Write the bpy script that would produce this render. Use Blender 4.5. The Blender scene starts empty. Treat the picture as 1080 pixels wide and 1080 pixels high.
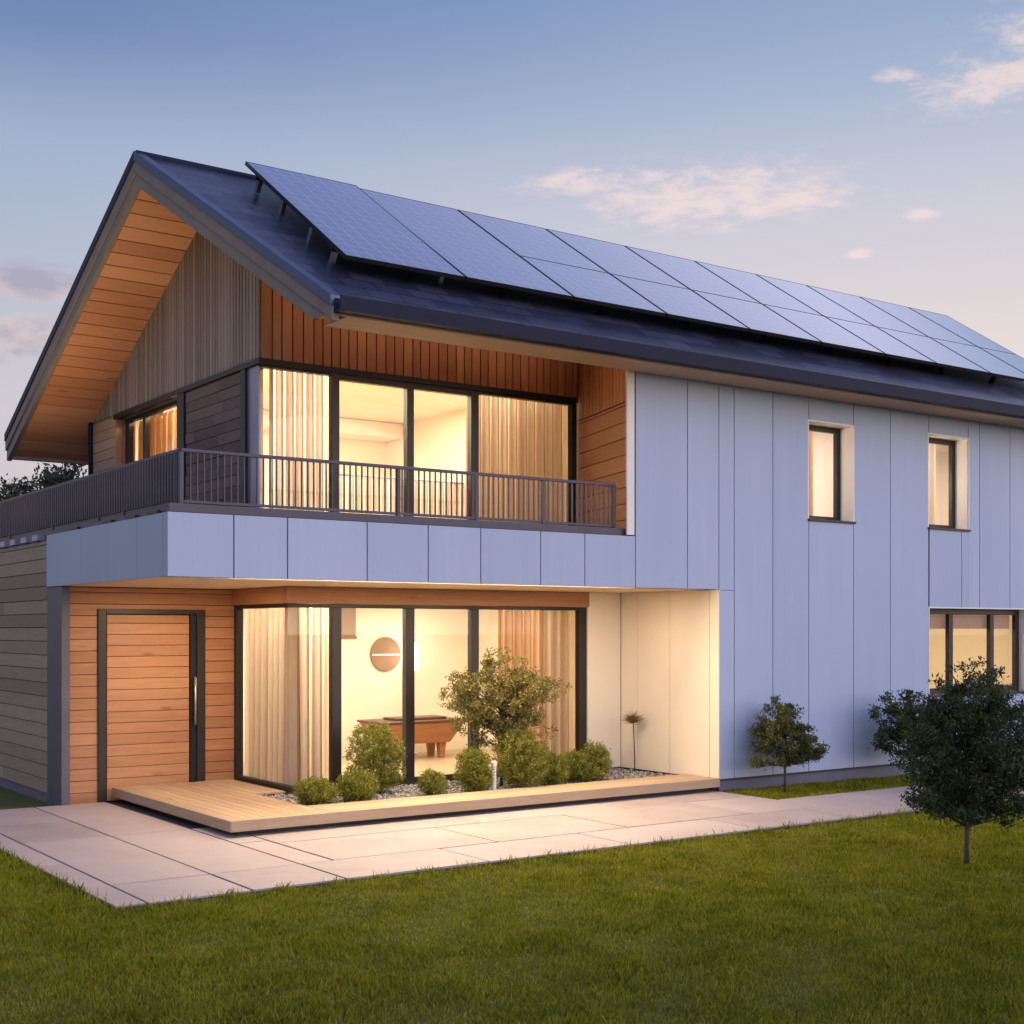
import bpy, math, random
import numpy as np
from mathutils import Vector, Matrix
R = math.radians
random.seed(7)
rng = np.random.default_rng(7)
scene = bpy.context.scene
col = scene.collection

# ------------------------------------------------------------------ materials
def lin(r, g, b):
    f = lambda c: (c/255/12.92 if c <= 10.3 else ((c/255+.055)/1.055)**2.4)
    return (f(r), f(g), f(b), 1)

class NT:
    """small helper around a node tree"""
    def __init__(s, tree):
        s.t = tree; s.n = tree.nodes; s.l = tree.links
    def new(s, kind, **kw):
        n = s.n.new(kind)
        for k, v in kw.items():
            setattr(n, k, v)
        return n
    def put(s, sock, v):
        if hasattr(v, 'is_output') or isinstance(v, bpy.types.NodeSocket):
            s.l.new(v, sock)
        else:
            sock.default_value = v
    def math(s, op, a, b=0.0, clamp=False):
        n = s.new('ShaderNodeMath', operation=op, use_clamp=clamp)
        s.put(n.inputs[0], a); s.put(n.inputs[1], b)
        return n.outputs[0]
    def mix(s, f, a, b, mode='MIX'):
        n = s.new('ShaderNodeMix', data_type='RGBA', blend_type=mode)
        s.put(n.inputs[0], f); s.put(n.inputs[6], a); s.put(n.inputs[7], b)
        return n.outputs[2]
    def noise(s, vec, scale, detail=4, rough=.55, dist=0.0):
        n = s.new('ShaderNodeTexNoise')
        if vec is not None: s.l.new(vec, n.inputs['Vector'])
        n.inputs['Scale'].default_value = scale; n.inputs['Detail'].default_value = detail
        n.inputs['Roughness'].default_value = rough; n.inputs['Distortion'].default_value = dist
        return n.outputs['Fac']
    def ramp(s, f, stops, interp='LINEAR'):
        n = s.new('ShaderNodeValToRGB'); n.color_ramp.interpolation = interp
        e = n.color_ramp.elements
        while len(e) < len(stops): e.new(.5)
        for el, (p, c) in zip(e, stops):
            el.position = p; el.color = c
        s.l.new(f, n.inputs[0])
        return n.outputs[0]
    def scale(s, vec, sc):
        n = s.new('ShaderNodeMapping'); s.l.new(vec, n.inputs[0])
        n.inputs['Scale'].default_value = sc
        return n.outputs[0]
    def vdot(s, a, b):
        n = s.new('ShaderNodeVectorMath', operation='DOT_PRODUCT')
        s.l.new(a, n.inputs[0]); n.inputs[1].default_value = b
        return n.outputs['Value']

def mat(name):
    m = bpy.data.materials.new(name); m.use_nodes = True
    t = NT(m.node_tree)
    b = t.n['Principled BSDF']
    return m, t, b

def objco(t):
    return t.new('ShaderNodeTexCoord').outputs['Object']

def bump(t, b, h, strength=.3, dist=.02):
    n = t.new('ShaderNodeBump'); n.inputs['Strength'].default_value = strength
    n.inputs['Distance'].default_value = dist
    t.l.new(h, n.inputs['Height']); t.l.new(n.outputs[0], b.inputs['Normal'])

def plain(name, c, rough=.6, metal=0.0, var=.10, sc=3.0, bmp=0.0, bsc=40):
    m, t, b = mat(name)
    co = objco(t)
    f = t.noise(co, sc, 5)
    lo = tuple(x*(1-var) for x in c[:3])+(1,); hi = tuple(min(1, x*(1+var)) for x in c[:3])+(1,)
    t.l.new(t.ramp(f, [(.3, lo), (.7, hi)]), b.inputs['Base Color'])
    b.inputs['Roughness'].default_value = rough; b.inputs['Metallic'].default_value = metal
    if bmp: bump(t, b, t.noise(co, bsc, 6), bmp, .01)
    return m

def wood(name, c1, c2, stretch, rough=.55, island=.5):
    """boards: every island (board) gets its own tone; grain stretched along the board"""
    m, t, b = mat(name)
    co = objco(t)
    g = t.new('ShaderNodeNewGeometry').outputs['Random Per Island']
    off = t.new('ShaderNodeCombineXYZ')
    for k, q in enumerate((17., 9., 23.)): t.l.new(t.math('MULTIPLY', g, q), off.inputs[k])
    add = t.new('ShaderNodeVectorMath', operation='ADD')
    t.l.new(co, add.inputs[0]); t.l.new(off.outputs[0], add.inputs[1])
    v = t.scale(add.outputs[0], stretch)
    grain = t.noise(v, 6.0, 6, .62, .6)
    fine = t.noise(v, 30.0, 3, .6)
    f = t.math('ADD', t.math('MULTIPLY', grain, 1.0-island*.5), t.math('MULTIPLY', t.math('SUBTRACT', g, .3), island))
    f = t.math('ADD', f, t.math('MULTIPLY', t.math('SUBTRACT', fine, .5), .25))
    kn = t.new('ShaderNodeTexVoronoi'); kn.inputs['Scale'].default_value = 1.7
    ks = t.scale(add.outputs[0], tuple(.45 if q < 1 else 1.6 for q in stretch)); t.l.new(ks, kn.inputs['Vector'])
    kr = t.ramp(kn.outputs['Distance'], [(.02, (.45, .40, .38, 1)), (.085, (1, 1, 1, 1))])
    t.l.new(t.mix(.8, t.ramp(f, [(.22, c1), (.8, c2)]), kr, 'MULTIPLY'), b.inputs['Base Color'])
    b.inputs['Roughness'].default_value = rough
    bump(t, b, grain, .3, .004)
    return m

ALONG_X = (.35, 5, 5); ALONG_Y = (5, .35, 5); ALONG_Z = (5, 5, .35)

M = {}
def blue_panel():
    m, t, b = mat('blue_grey_panel')
    co = objco(t)
    g = t.new('ShaderNodeNewGeometry').outputs['Random Per Island']
    n = t.noise(t.scale(co, (1, 1, .25)), 1.6, 5); sk = t.noise(t.scale(co, (9, 9, .22)), 2.0, 5, .6); ck = t.noise(co, .7, 4)
    f = t.math('ADD', t.math('ADD', t.math('MULTIPLY', n, .38), t.math('MULTIPLY', sk, .34)), t.math('ADD', t.math('MULTIPLY', g, .20), t.math('MULTIPLY', ck, .14)))
    t.l.new(t.ramp(f, [(.25, (.315, .385, .545, 1)), (.75, (.40, .47, .635, 1))]), b.inputs['Base Color'])
    b.inputs['Roughness'].default_value = .48
    bump(t, b, t.noise(co, 1.2, 2), .06, .05)
    return m
M['blue'] = blue_panel()
M['cream_panel'] = plain('cream_panel', (.80, .74, .64, 1), .55, var=.03, sc=1.2)
M['seam'] = plain('seam_dark', (.05, .055, .075, 1), .8)
M['white'] = plain('white_paint', (.80, .76, .72, 1), .55, var=.03)
M['plaster'] = plain('warm_plaster', (.80, .73, .60, 1), .8, var=.03, sc=1.0)
M['ceil'] = plain('soffit_board', (.72, .56, .38, 1), .7, var=.05, sc=1.5)
M['oak_floor'] = wood('interior_floor', (.36, .25, .15, 1), (.55, .42, .28, 1), ALONG_X, .4)
M['frame'] = plain('dark_bronze', (.028, .024, .024, 1), .42, .3, var=.15)
M['black'] = plain('black_metal', (.018, .018, .021, 1), .45, .4)
M['rail'] = plain('railing_metal', (.075, .068, .092, 1), .5, .2, var=.1)
M['postgrey'] = plain('grey_metal', (.10, .10, .13, 1), .5, .3)
M['lilac'] = plain('lilac_metal', (.22, .23, .32, 1), .35, .4)
M['gutter'] = plain('gutter_metal', (.008, .012, .036, 1), .55, .0, var=.1)
M['gutter'].node_tree.nodes['Principled BSDF'].inputs['Specular IOR Level'].default_value = .2
M['flash'] = plain('roof_edge_metal', (.07, .09, .16, 1), .35, .4)
M['taupe_board'] = wood('rake_board', (.17, .14, .125, 1), (.26, .22, .195, 1), (5, .4, .6), .6, .3)
M['beige'] = wood('eaves_board', (.36, .25, .17, 1), (.48, .35, .25, 1), ALONG_X, .6, .15)
M['cedar_v'] = wood('cedar_slats', (.32, .14, .075, 1), (.50, .25, .145, 1), ALONG_Z, .55, .4)
M['cedar_h'] = wood('cedar_planks', (.31, .135, .060, 1), (.50, .25, .125, 1), ALONG_X, .55, .32)
M['cedar_hy'] = wood('cedar_planks_side', (.36, .155, .07, 1), (.56, .28, .145, 1), ALONG_Y, .55, .35)
M['soffit'] = wood('cedar_soffit', (.46, .20, .10, 1), (.64, .32, .17, 1), ALONG_X, .55, .6)
M['door'] = wood('oak_door', (.34, .155, .065, 1), (.54, .28, .14, 1), ALONG_X, .45, .3)
M['taupe_v'] = wood('taupe_slats', (.19, .155, .135, 1), (.32, .265, .235, 1), ALONG_Z, .7, .6)
M['grey_wood'] = wood('weathered_boards', (.27, .20, .145, 1), (.43, .325, .24, 1), ALONG_Y, .75, .6)
M['brown_wood'] = wood('dark_boards', (.085, .055, .052, 1), (.15, .098, .092, 1), ALONG_Y, .6, .7)
M['deckwood_x'] = wood('deck_boards', (.36, .245, .15, 1), (.52, .38, .24, 1), ALONG_X, .6, .4)
M['deckwood_y'] = wood('deck_boards_side', (.36, .245, .15, 1), (.52, .38, .24, 1), ALONG_Y, .6, .4)
M['tablewood'] = wood('table_wood', (.28, .11, .05, 1), (.46, .21, .10, 1), ALONG_X, .4, .3)
M['tabletop'] = plain('table_top', (.10, .045, .035, 1), .4)
M['brownwall'] = plain('brown_board', (.26, .155, .10, 1), .7)
M['plinth'] = plain('plinth_render', (.13, .13, .17, 1), .8, bmp=.3, bsc=60)
M['steel'] = plain('brushed_steel', (.5, .48, .46, 1), .3, .9)
M['stone'] = None
M['whitepost'] = plain('white_post', (.85, .83, .78, 1), .5, var=.03)

def roofing():
    m, t, b = mat('roof_shingle')
    co = objco(t)
    br = t.new('ShaderNodeTexBrick'); t.l.new(co, br.inputs['Vector'])
    br.inputs['Scale'].default_value = 1.0
    br.inputs['Brick Width'].default_value = .42; br.inputs['Row Height'].default_value = .21
    br.inputs['Mortar Size'].default_value = .014; br.inputs['Mortar Smooth'].default_value = .4
    br.inputs['Color1'].default_value = (.014, .018, .038, 1); br.inputs['Color2'].default_value = (.056, .064, .112, 1)
    br.inputs['Mortar'].default_value = (.008, .010, .02, 1)
    n = t.noise(co, 1.4, 5)
    c = t.mix(.2, br.outputs['Color'], t.ramp(n, [(.3, (.020, .025, .05, 1)), (.7, (.042, .050, .09, 1))]))
    t.l.new(c, b.inputs['Base Color']); b.inputs['Roughness'].default_value = .36
    bump(t, b, br.outputs['Fac'], -.6, .01)
    return m
M['roof'] = roofing()

def solar():
    m, t, b = mat('solar_cells')
    co = objco(t)
    def lines(axis, pitch, w):
        s = t.new('ShaderNodeSeparateXYZ'); t.l.new(co, s.inputs[0])
        v = t.math('FRACT', t.math('DIVIDE', s.outputs[axis], pitch))
        return t.math('LESS_THAN', v, w)
    ln = t.math('MAXIMUM', lines(0, .19, .055), lines(1, .19, .055))
    n = t.noise(co, .8, 3)
    c = t.mix(t.math('MULTIPLY', ln, .48), t.ramp(n, [(.3, (.04, .055, .18, 1)), (.7, (.07, .09, .25, 1))]), (.62, .68, .85, 1))
    t.l.new(c, b.inputs['Base Color']); b.inputs['Roughness'].default_value = .20
    b.inputs['IOR'].default_value = 1.9
    b.inputs['Specular IOR Level'].default_value = .6
    b.inputs['Coat Weight'].default_value = 1.0; b.inputs['Coat Roughness'].default_value = .05; b.inputs['Coat IOR'].default_value = 1.6
    bump(t, b, t.noise(t.scale(co, (1, .4, 1)), 2.5, 2), .05, .05)
    return m
M['solar'] = solar()

def glass():
    m = bpy.data.materials.new('window_glass'); m.use_nodes = True
    t = NT(m.node_tree); t.n.clear()
    o = t.new('ShaderNodeOutputMaterial')
    tr = t.new('ShaderNodeBsdfTransparent'); tr.inputs[0].default_value = (.96, .965, .97, 1)
    gl = t.new('ShaderNodeBsdfGlossy'); gl.inputs['Roughness'].default_value = .015
    fr = t.new('ShaderNodeFresnel'); fr.inputs['IOR'].default_value = 1.5
    bk = t.new('ShaderNodeNewGeometry').outputs['Backfacing']
    fac = t.math('MULTIPLY', t.math('MULTIPLY', fr.outputs[0], .85, True), t.math('SUBTRACT', 1.0, bk))
    mx = t.new('ShaderNodeMixShader')
    t.l.new(fac, mx.inputs[0]); t.l.new(tr.outputs[0], mx.inputs[1]); t.l.new(gl.outputs[0], mx.inputs[2])
    t.l.new(mx.outputs[0], o.inputs[0])
    return m
M['glass'] = glass()

def fabric(name, c, transl=.5):
    m = bpy.data.materials.new(name); m.use_nodes = True
    t = NT(m.node_tree); t.n.clear()
    o = t.new('ShaderNodeOutputMaterial'); co = objco(t)
    n = t.noise(t.scale(co, (8, 8, .6)), 6, 4)
    cc = t.ramp(n, [(.3, tuple(x*.86 for x in c[:3])+(1,)), (.7, c)])
    d = t.new('ShaderNodeBsdfDiffuse'); tl = t.new('ShaderNodeBsdfTranslucent')
    t.l.new(cc, d.inputs[0]); t.l.new(cc, tl.inputs[0])
    mx = t.new('ShaderNodeMixShader'); mx.inputs[0].default_value = transl
    t.l.new(d.outputs[0], mx.inputs[1]); t.l.new(tl.outputs[0], mx.inputs[2]); t.l.new(mx.outputs[0], o.inputs[0])
    return m
M['curtain'] = fabric('curtain_cloth', (.84, .74, .60, 1), .68)
M['curtain_tan'] = fabric('tan_curtain_cloth', (.80, .58, .38, 1), .66)
M['stripe'] = fabric('brown_stripe_cloth', (.58, .40, .26, 1), .5)  # darker cloth tone painting the shade of curtain folds
M['amber_stripe'] = fabric('amber_stripe_cloth', (.56, .33, .16, 1), .5)  # same painted fold shade for the tan curtains
M['blind'] = fabric('blind_cloth', (.55, .36, .25, 1), .4)

def emis(name, c, s):
    m, t, b = mat(name)
    b.inputs['Base Color'].default_value = (.8, .8, .75, 1)
    b.inputs['Emission Color'].default_value = c; b.inputs['Emission Strength'].default_value = s
    return m
M['lamp'] = emis('lamp_glow', (1, .82, .6, 1), 3.0)

def leafmat(name, c1, c2, c3, rough=.5, spec=.3):
    m = bpy.data.materials.new(name); m.use_nodes = True
    t = NT(m.node_tree); b = t.n['Principled BSDF']; o = t.n['Material Output']
    g = t.new('ShaderNodeNewGeometry').outputs['Random Per Island']
    n = t.noise(objco(t), 3.2, 2)
    f = t.math('ADD', t.math('MULTIPLY', g, .6), t.math('MULTIPLY', t.math('SUBTRACT', n, .3), .8))
    cc = t.ramp(f, [(.1, c1), (.5, c2), (.95, c3)])
    t.l.new(cc, b.inputs['Base Color']); b.inputs['Roughness'].default_value = rough
    b.inputs['Specular IOR Level'].default_value = spec
    tl = t.new('ShaderNodeBsdfTranslucent'); t.l.new(cc, tl.inputs[0])
    mx = t.new('ShaderNodeMixShader'); mx.inputs[0].default_value = .3
    t.l.new(b.outputs[0], mx.inputs[1]); t.l.new(tl.outputs[0], mx.inputs[2]); t.l.new(mx.outputs[0], o.inputs[0])
    return m
M['leaf_dark'] = leafmat('dark_leaf', (.018, .032, .013, 1), (.045, .066, .024, 1), (.10, .118, .045, 1))
M['leaf_olive'] = leafmat('olive_leaf', (.038, .052, .014, 1), (.090, .104, .030, 1), (.17, .175, .06, 1))
M['leaf_bush'] = leafmat('bush_leaf', (.11, .135, .014, 1), (.24, .25, .034, 1), (.38, .36, .08, 1))
M['leaf_warm'] = leafmat('brown_olive_leaf', (.09, .085, .02, 1), (.22, .20, .055, 1), (.40, .34, .12, 1))
M['leaf_far'] = leafmat('far_leaf', (.016, .027, .018, 1), (.045, .060, .038, 1), (.09, .105, .07, 1))
M['grass'] = leafmat('grass_blade', (.105, .130, .010, 1), (.25, .26, .022, 1), (.43, .39, .055, 1), .8, .02)
M['tuft'] = leafmat('straw_blade', (.14, .12, .04, 1), (.26, .20, .08, 1), (.36, .29, .13, 1))
M['bark'] = plain('bark', (.060, .048, .040, 1), .85, var=.3, sc=12, bmp=.6, bsc=30)
M['palebark'] = plain('pale_bark', (.62, .56, .48, 1), .8, var=.15, sc=14, bmp=.4, bsc=30)

def lawnmat():
    m, t, b = mat('lawn_soil')
    co = objco(t)
    a = t.noise(co, 55, 4, .7); c = t.noise(co, .6, 4); d = t.noise(co, 7, 3)
    f = t.math('ADD', t.math('MULTIPLY', a, .6), t.math('ADD', t.math('MULTIPLY', c, .25), t.math('MULTIPLY', d, .2)))
    t.l.new(t.ramp(f, [(.3, (.04, .05, .006, 1)), (.55, (.095, .108, .013, 1)), (.8, (.155, .155, .025, 1))]), b.inputs['Base Color'])
    b.inputs['Roughness'].default_value = .9
    bump(t, b, a, .8, .03)
    return m
M['lawn'] = lawnmat()

def concrete():
    m, t, b = mat('patio_concrete')
    co = objco(t)
    g = t.new('ShaderNodeNewGeometry').outputs['Random Per Island']
    n = t.noise(co, 1.1, 6, .6); s = t.noise(co, 9, 5, .65); k = t.noise(co, 90, 2)
    f = t.math('ADD', t.math('MULTIPLY', n, .46), t.math('ADD', t.math('MULTIPLY', s, .26), t.math('ADD', t.math('MULTIPLY', g, .2), t.math('MULTIPLY', k, .12))))
    t.l.new(t.ramp(f, [(.28, (.26, .215, .205, 1)), (.5, (.37, .312, .298, 1)), (.75, (.44, .375, .36, 1))]), b.inputs['Base Color'])
    b.inputs['Roughness'].default_value = .62
    bump(t, b, t.math('ADD', s, t.math('MULTIPLY', k, .3)), .15, .01)
    return m
M['concrete'] = concrete()
M['joint'] = plain('patio_joint', (.07, .06, .06, 1), .95)

def pebble():
    m, t, b = mat('grey_pebble')
    g = t.new('ShaderNodeNewGeometry').outputs['Random Per Island']
    t.l.new(t.ramp(g, [(0, (.10, .09, .085, 1)), (.5, (.24, .22, .21, 1)), (1, (.48, .45, .42, 1))]), b.inputs['Base Color'])
    b.inputs['Roughness'].default_value = .6
    return m
M['pebble'] = pebble()
M['bedsoil'] = plain('bed_soil', (.10, .085, .075, 1), .95, var=.3, sc=20)

# ------------------------------------------------------------------ objects
def tag(o, label=None, cat=None, group=None, kind=None):
    if label: o['label'] = label
    if cat: o['category'] = cat
    if group: o['group'] = group
    if kind: o['kind'] = kind
    return o

def empty(name, loc=(0, 0, 0), label=None, cat=None, group=None):
    o = bpy.data.objects.new(name, None); col.objects.link(o)
    o.location = loc; o.empty_display_size = .2
    return tag(o, label, cat, group)

class MB:
    def __init__(s): s.v = []; s.f = []; s.m = None
    def add(s, vs, fs):
        b = len(s.v)
        if s.m is not None: vs = [s.m @ Vector(p) for p in vs]
        s.v += [tuple(p) for p in vs]; s.f += [tuple(b+i for i in f) for f in fs]; return s
    def box(s, x0, x1, y0, y1, z0, z1):
        if x1 < x0: x0, x1 = x1, x0
        if y1 < y0: y0, y1 = y1, y0
        if z1 < z0: z0, z1 = z1, z0
        return s.add([(x, y, z) for z in (z0, z1) for y in (y0, y1) for x in (x0, x1)],
              [(0, 2, 3, 1), (4, 5, 7, 6), (0, 1, 5, 4), (2, 6, 7, 3), (0, 4, 6, 2), (1, 3, 7, 5)])
    def hexa(s, p):      # 8 points: bottom ring of four, top ring of four (same order)
        return s.add(p, [(3, 2, 1, 0), (4, 5, 6, 7), (0, 1, 5, 4), (1, 2, 6, 5), (2, 3, 7, 6), (3, 0, 4, 7)])
    def cyl(s, c, r, h, n=24, r2=None, axis='z'):
        r2 = r if r2 is None else r2
        vs = []
        for k, (rr, zz) in enumerate(((r, 0), (r2, h))):
            for i in range(n):
                a = 2*math.pi*i/n; p, q = rr*math.cos(a), rr*math.sin(a)
                d = {'z': (p, q, zz), 'y': (p, zz, q), 'x': (zz, p, q)}[axis]
                vs.append((c[0]+d[0], c[1]+d[1], c[2]+d[2]))
        fs = [(i, (i+1) % n, n+(i+1) % n, n+i) for i in range(n)] + [tuple(range(n-1, -1, -1)), tuple(range(n, 2*n))]
        return s.add(vs, fs)
    def tube(s, pts, rad, n=8):
        pts = [Vector(p) for p in pts]; vs = []; up = Vector((.31, .17, .93))
        for i, p in enumerate(pts):
            d = (pts[min(i+1, len(pts)-1)]-pts[max(i-1, 0)]).normalized()
            a = d.cross(up); a = a.normalized() if a.length > 1e-4 else Vector((1, 0, 0)); b = d.cross(a)
            for k in range(n):
                t = 2*math.pi*k/n; vs.append(p+(a*math.cos(t)+b*math.sin(t))*rad[i])
        fs = [(i*n+k, i*n+(k+1) % n, (i+1)*n+(k+1) % n, (i+1)*n+k) for i in range(len(pts)-1) for k in range(n)]
        fs += [tuple(range(n-1, -1, -1)), tuple((len(pts)-1)*n+k for k in range(n))]
        return s.add(vs, fs)
    def build(s, name, m, parent=None, bevel=0.0, smooth=False):
        me = bpy.data.meshes.new(name); me.from_pydata(s.v, [], s.f); me.update()
        o = bpy.data.objects.new(name, me); col.objects.link(o)
        me.materials.append(m)
        if smooth:
            me.polygons.foreach_set('use_smooth', [True]*len(me.polygons))
        if parent:
            o.parent = parent
            pl = parent
            off = Vector((0, 0, 0))
            while pl: off += pl.location; pl = pl.parent
            for v in me.vertices: v.co -= off
        if bevel:
            bv = o.modifiers.new('edge', 'BEVEL'); bv.width = bevel; bv.segments = 2; bv.limit_method = 'ANGLE'
        return o

def B(*a): return MB().box(*a)

def npmesh(name, verts, faces, m, parent=None):
    """verts (n,3); faces (k,3) or (k,4)"""
    me = bpy.data.meshes.new(name)
    k = faces.shape[1]
    me.vertices.add(len(verts)); me.vertices.foreach_set('co', verts.astype(np.float32).ravel())
    me.loops.add(faces.size); me.loops.foreach_set('vertex_index', faces.astype(np.int32).ravel())
    me.polygons.add(len(faces)); me.polygons.foreach_set('loop_start', np.arange(0, faces.size, k, dtype=np.int32))
    me.update(calc_edges=True)
    o = bpy.data.objects.new(name, me); col.objects.link(o); me.materials.append(m)
    if parent: o.parent = parent
    return o

# rectangles minus holes, cut into boards ------------------------------------
def subtract(lo, hi, spans):
    out = [(lo, hi)]
    for a, b in spans:
        nx = []
        for p, q in out:
            if b <= p or a >= q: nx.append((p, q)); continue
            if a > p: nx.append((p, a))
            if b < q: nx.append((b, q))
        out = nx
    return [(p, q) for p, q in out if q-p > 1e-3]

def wall_rects(u0, u1, v0, v1, holes):
    """rectangles covering [u0,u1]x[v0,v1] outside the holes (hole = ua, ub, va, vb)"""
    cuts = sorted({u0, u1, *[c for h in holes for c in h[:2] if u0 < c < u1]})
    res = []
    for a, b in zip(cuts, cuts[1:]):
        for p, q in subtract(v0, v1, [h[2:] for h in holes if h[0] < (a+b)/2 < h[1]]):
            res.append((a, b, p, q))
    return res

def boards_v(u0, u1, v0, v1, w, gap, holes=(), jitter=0):
    res = []; u = u0
    while u < u1-1e-3:
        ww = w*(1+random.uniform(-jitter, jitter)); e = min(u+ww, u1)
        res += [r for r in wall_rects(u, max(e-gap, u+.004), v0, v1, holes)]
        u = e
    return res
def boards_h(u0, u1, v0, v1, w, gap, holes=(), lens=None):
    res = []; v = v0
    while v < v1-1e-3:
        e = min(v+w, v1)
        for a, b, p, q in wall_rects(v, max(e-gap, v+.004), u0, u1, [(h[2], h[3], h[0], h[1]) for h in holes]):
            # split long boards at random butt joints
            cur = p
            while lens and q-cur > lens*1.4:
                nx = cur+lens*random.uniform(.6, 1.3)
                res.append((cur, nx-.003, a, b)); cur = nx
            res.append((cur, q, a, b))
        v = e
    return res

# ================================================================== ground
GZ = -.15
def disc(name, r, z, m):
    n = 96
    vs = [(10, 0, z)]+[(10+r*math.cos(2*math.pi*i/n), r*math.sin(2*math.pi*i/n), z) for i in range(n)]
    mb = MB(); mb.add(vs, [(0, 1+i, 1+(i+1) % n) for i in range(n)])
    return mb.build(name, m)
tag(disc('lawn', 600, GZ-.012, M['lawn']), kind='structure')

# patio and path ------------------------------------------------------------
PATIO = [(3.42, 4.87, -2.70, 3.55), (4.87, 13.0, -2.70, 3.60)]
mb = MB()
g = .011
def slab(x0, x1, y0, y1, z=-.118):
    mb.box(x0+g, x1-g, y0+g, y1-g, GZ-.05, z+random.uniform(-.002, .002))
for x0, x1, ys in ((3.42, 3.68, [-2.70, -.6, 1.5, 3.55]), (3.68, 4.56, [-2.70, -1.82, .80, 2.2, 3.55]), (4.56, 5.42, [-2.70, -1.82, .8, 2.2, 3.55]),
                   (5.42, 5.76, [-1.82, -.4, .8])):
    for a, b in zip(ys, ys[1:]): slab(x0, x1, a, b)
for xs, y0, y1 in (([5.42, 6.9, 8.6, 10.4, 12.0, 13.6], -2.70, -1.82), ([5.76, 7.6, 9.3, 11.2, 12.35], -1.82, -.62), ([5.76, 8.2, 10.3, 12.35], -.62, .5)):
    for a, b in zip(xs, xs[1:]): slab(a, b, y0, y1)
slab(12.35, 13.6, -1.82, -1.08)
mb.build('patio', M['concrete'], bevel=.004); tag(bpy.data.objects['patio'], kind='structure')
mb = MB(); mb.box(3.43, 5.6, -2.69, 3.54, GZ-.06, -.135); mb.box(5.6, 12.34, -2.69, .5, GZ-.06, -.136); mb.box(12.34, 13.6, -2.69, -1.09, GZ-.06, -.137)
tag(mb.build('ground_joint_bed', M['joint']), kind='structure')
mb = MB(); x = 13.6
while x < 26:
    mb.box(x+.005, x+1.795, -2.66, -1.10, GZ-.05, -.120+random.uniform(-.003, .003)); x += 1.8
tag(mb.build('path', M['concrete'], bevel=.004), kind='structure')

# ================================================================== house
house = empty('house', (12, 4, GZ), 'modern two-storey gabled house with blue-grey panel facade, cedar balcony and glowing windows', 'house')
def part(name, mb, m, bevel=0.0, parent=None, smooth=False):
    return mb.build(name, m, parent or house, bevel, smooth)

XF, XE = 4.88, 21.0        # facade ends
ZS, ZF = 2.54, 3.18        # soffit, fascia top
W1 = (14.10, 15.03, 3.55, 4.91); W2 = (16.72, 17.69, 3.55, 4.95); W3 = (16.74, 19.18, 1.02, 2.33)
HOLES = [W1, W2, W3]

# blue panels of the long wall
mb = MB()
def pan(x0, x1, z0, z1, y=-.022):
    mb.box(x0+.006, x1-.006, y, -.002, z0+.004, z1-.004)
fx = [4.88, 5.56, 6.16, 7.11, 7.89, 8.60, 9.46, 10.13, 10.94]
for a, b in zip(fx, fx[1:]): pan(a if a > 4.9 else 4.852, b, ZS-.01, ZF)
top = 5.34
pan(10.94, 11.82, ZS-.01, top); pan(11.82, 12.38, ZS-.01, top); pan(12.38, 12.66, .03, ZS-.012)
pan(12.38, 12.66, ZS-.01, top)
mb.v = mb.v[:-8]; mb.f = mb.f[:-6]
mb.box(12.386, 12.654, -.022, -.002, ZS-.012, top)
pan(12.66, 13.39, .03, top)
pan(13.39, 14.10, .03, top)
pan(14.10, 15.03, W1[3], top); pan(14.10, 15.03, .03, W1[2])
pan(15.03, 15.84, .03, top); pan(15.84, 16.72, .03, top)
pan(16.72, 17.684, W2[3], top); pan(16.74, 17.52, W3[3], W2[2]); mb.box(17.526, 17.69, -.022, -.002, W3[3]+.004, W2[2]-.004); mb.box(17.69, 17.964, -.022, -.002, W3[3]+.004, top)
pan(17.97, 18.76, W3[3], top); pan(18.76, 19.18, W3[3], top); pan(16.74, 17.9, .03, W3[2]); pan(17.9, 19.18, .03, W3[2])
pan(19.18, 20.1, .03, top); pan(20.1, 21.0, .03, top)
part('facade_cladding', mb, M['blue'], .004)
# fascia of the canopy, side towards the drive
mb = MB()
fy = [-.004, .13, .87, 1.78, 2.73, 3.61, 4.09]
for a, b in zip(fy, fy[1:]): mb.box(XF-.02, XF, a+.006, b-.006, ZS-.006, ZF-.004)
part('canopy_fascia', mb, M['blue'], .004)
# walls behind
mb = MB()
for a, b, p, q in wall_rects(12.42, XE, .0, top, [(h[0]-.019, h[1]+.019, h[2]-.018, h[3]+.019) for h in HOLES]): mb.box(a, b, .0, .22, p, q)
mb.box(10.90, 12.42, .0, .22, ZF, top); mb.box(XE-.2, XE, .22, 5.8, 0, 5.6)
mb.box(XF+.002, 12.42, .0, .12, ZS+.14, ZF-.012); mb.box(XF+.002, 12.42, -.0015, .012, ZS-.008, ZS+.139)
mb.box(XF+.002, XF+.1, .12, 4.1, ZS+.01, ZF-.012)
part('wall', mb, M['seam'])
part('plinth', B(12.42, XE-.02, .012, .2, GZ-.1, .022), M['plinth'])
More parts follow.
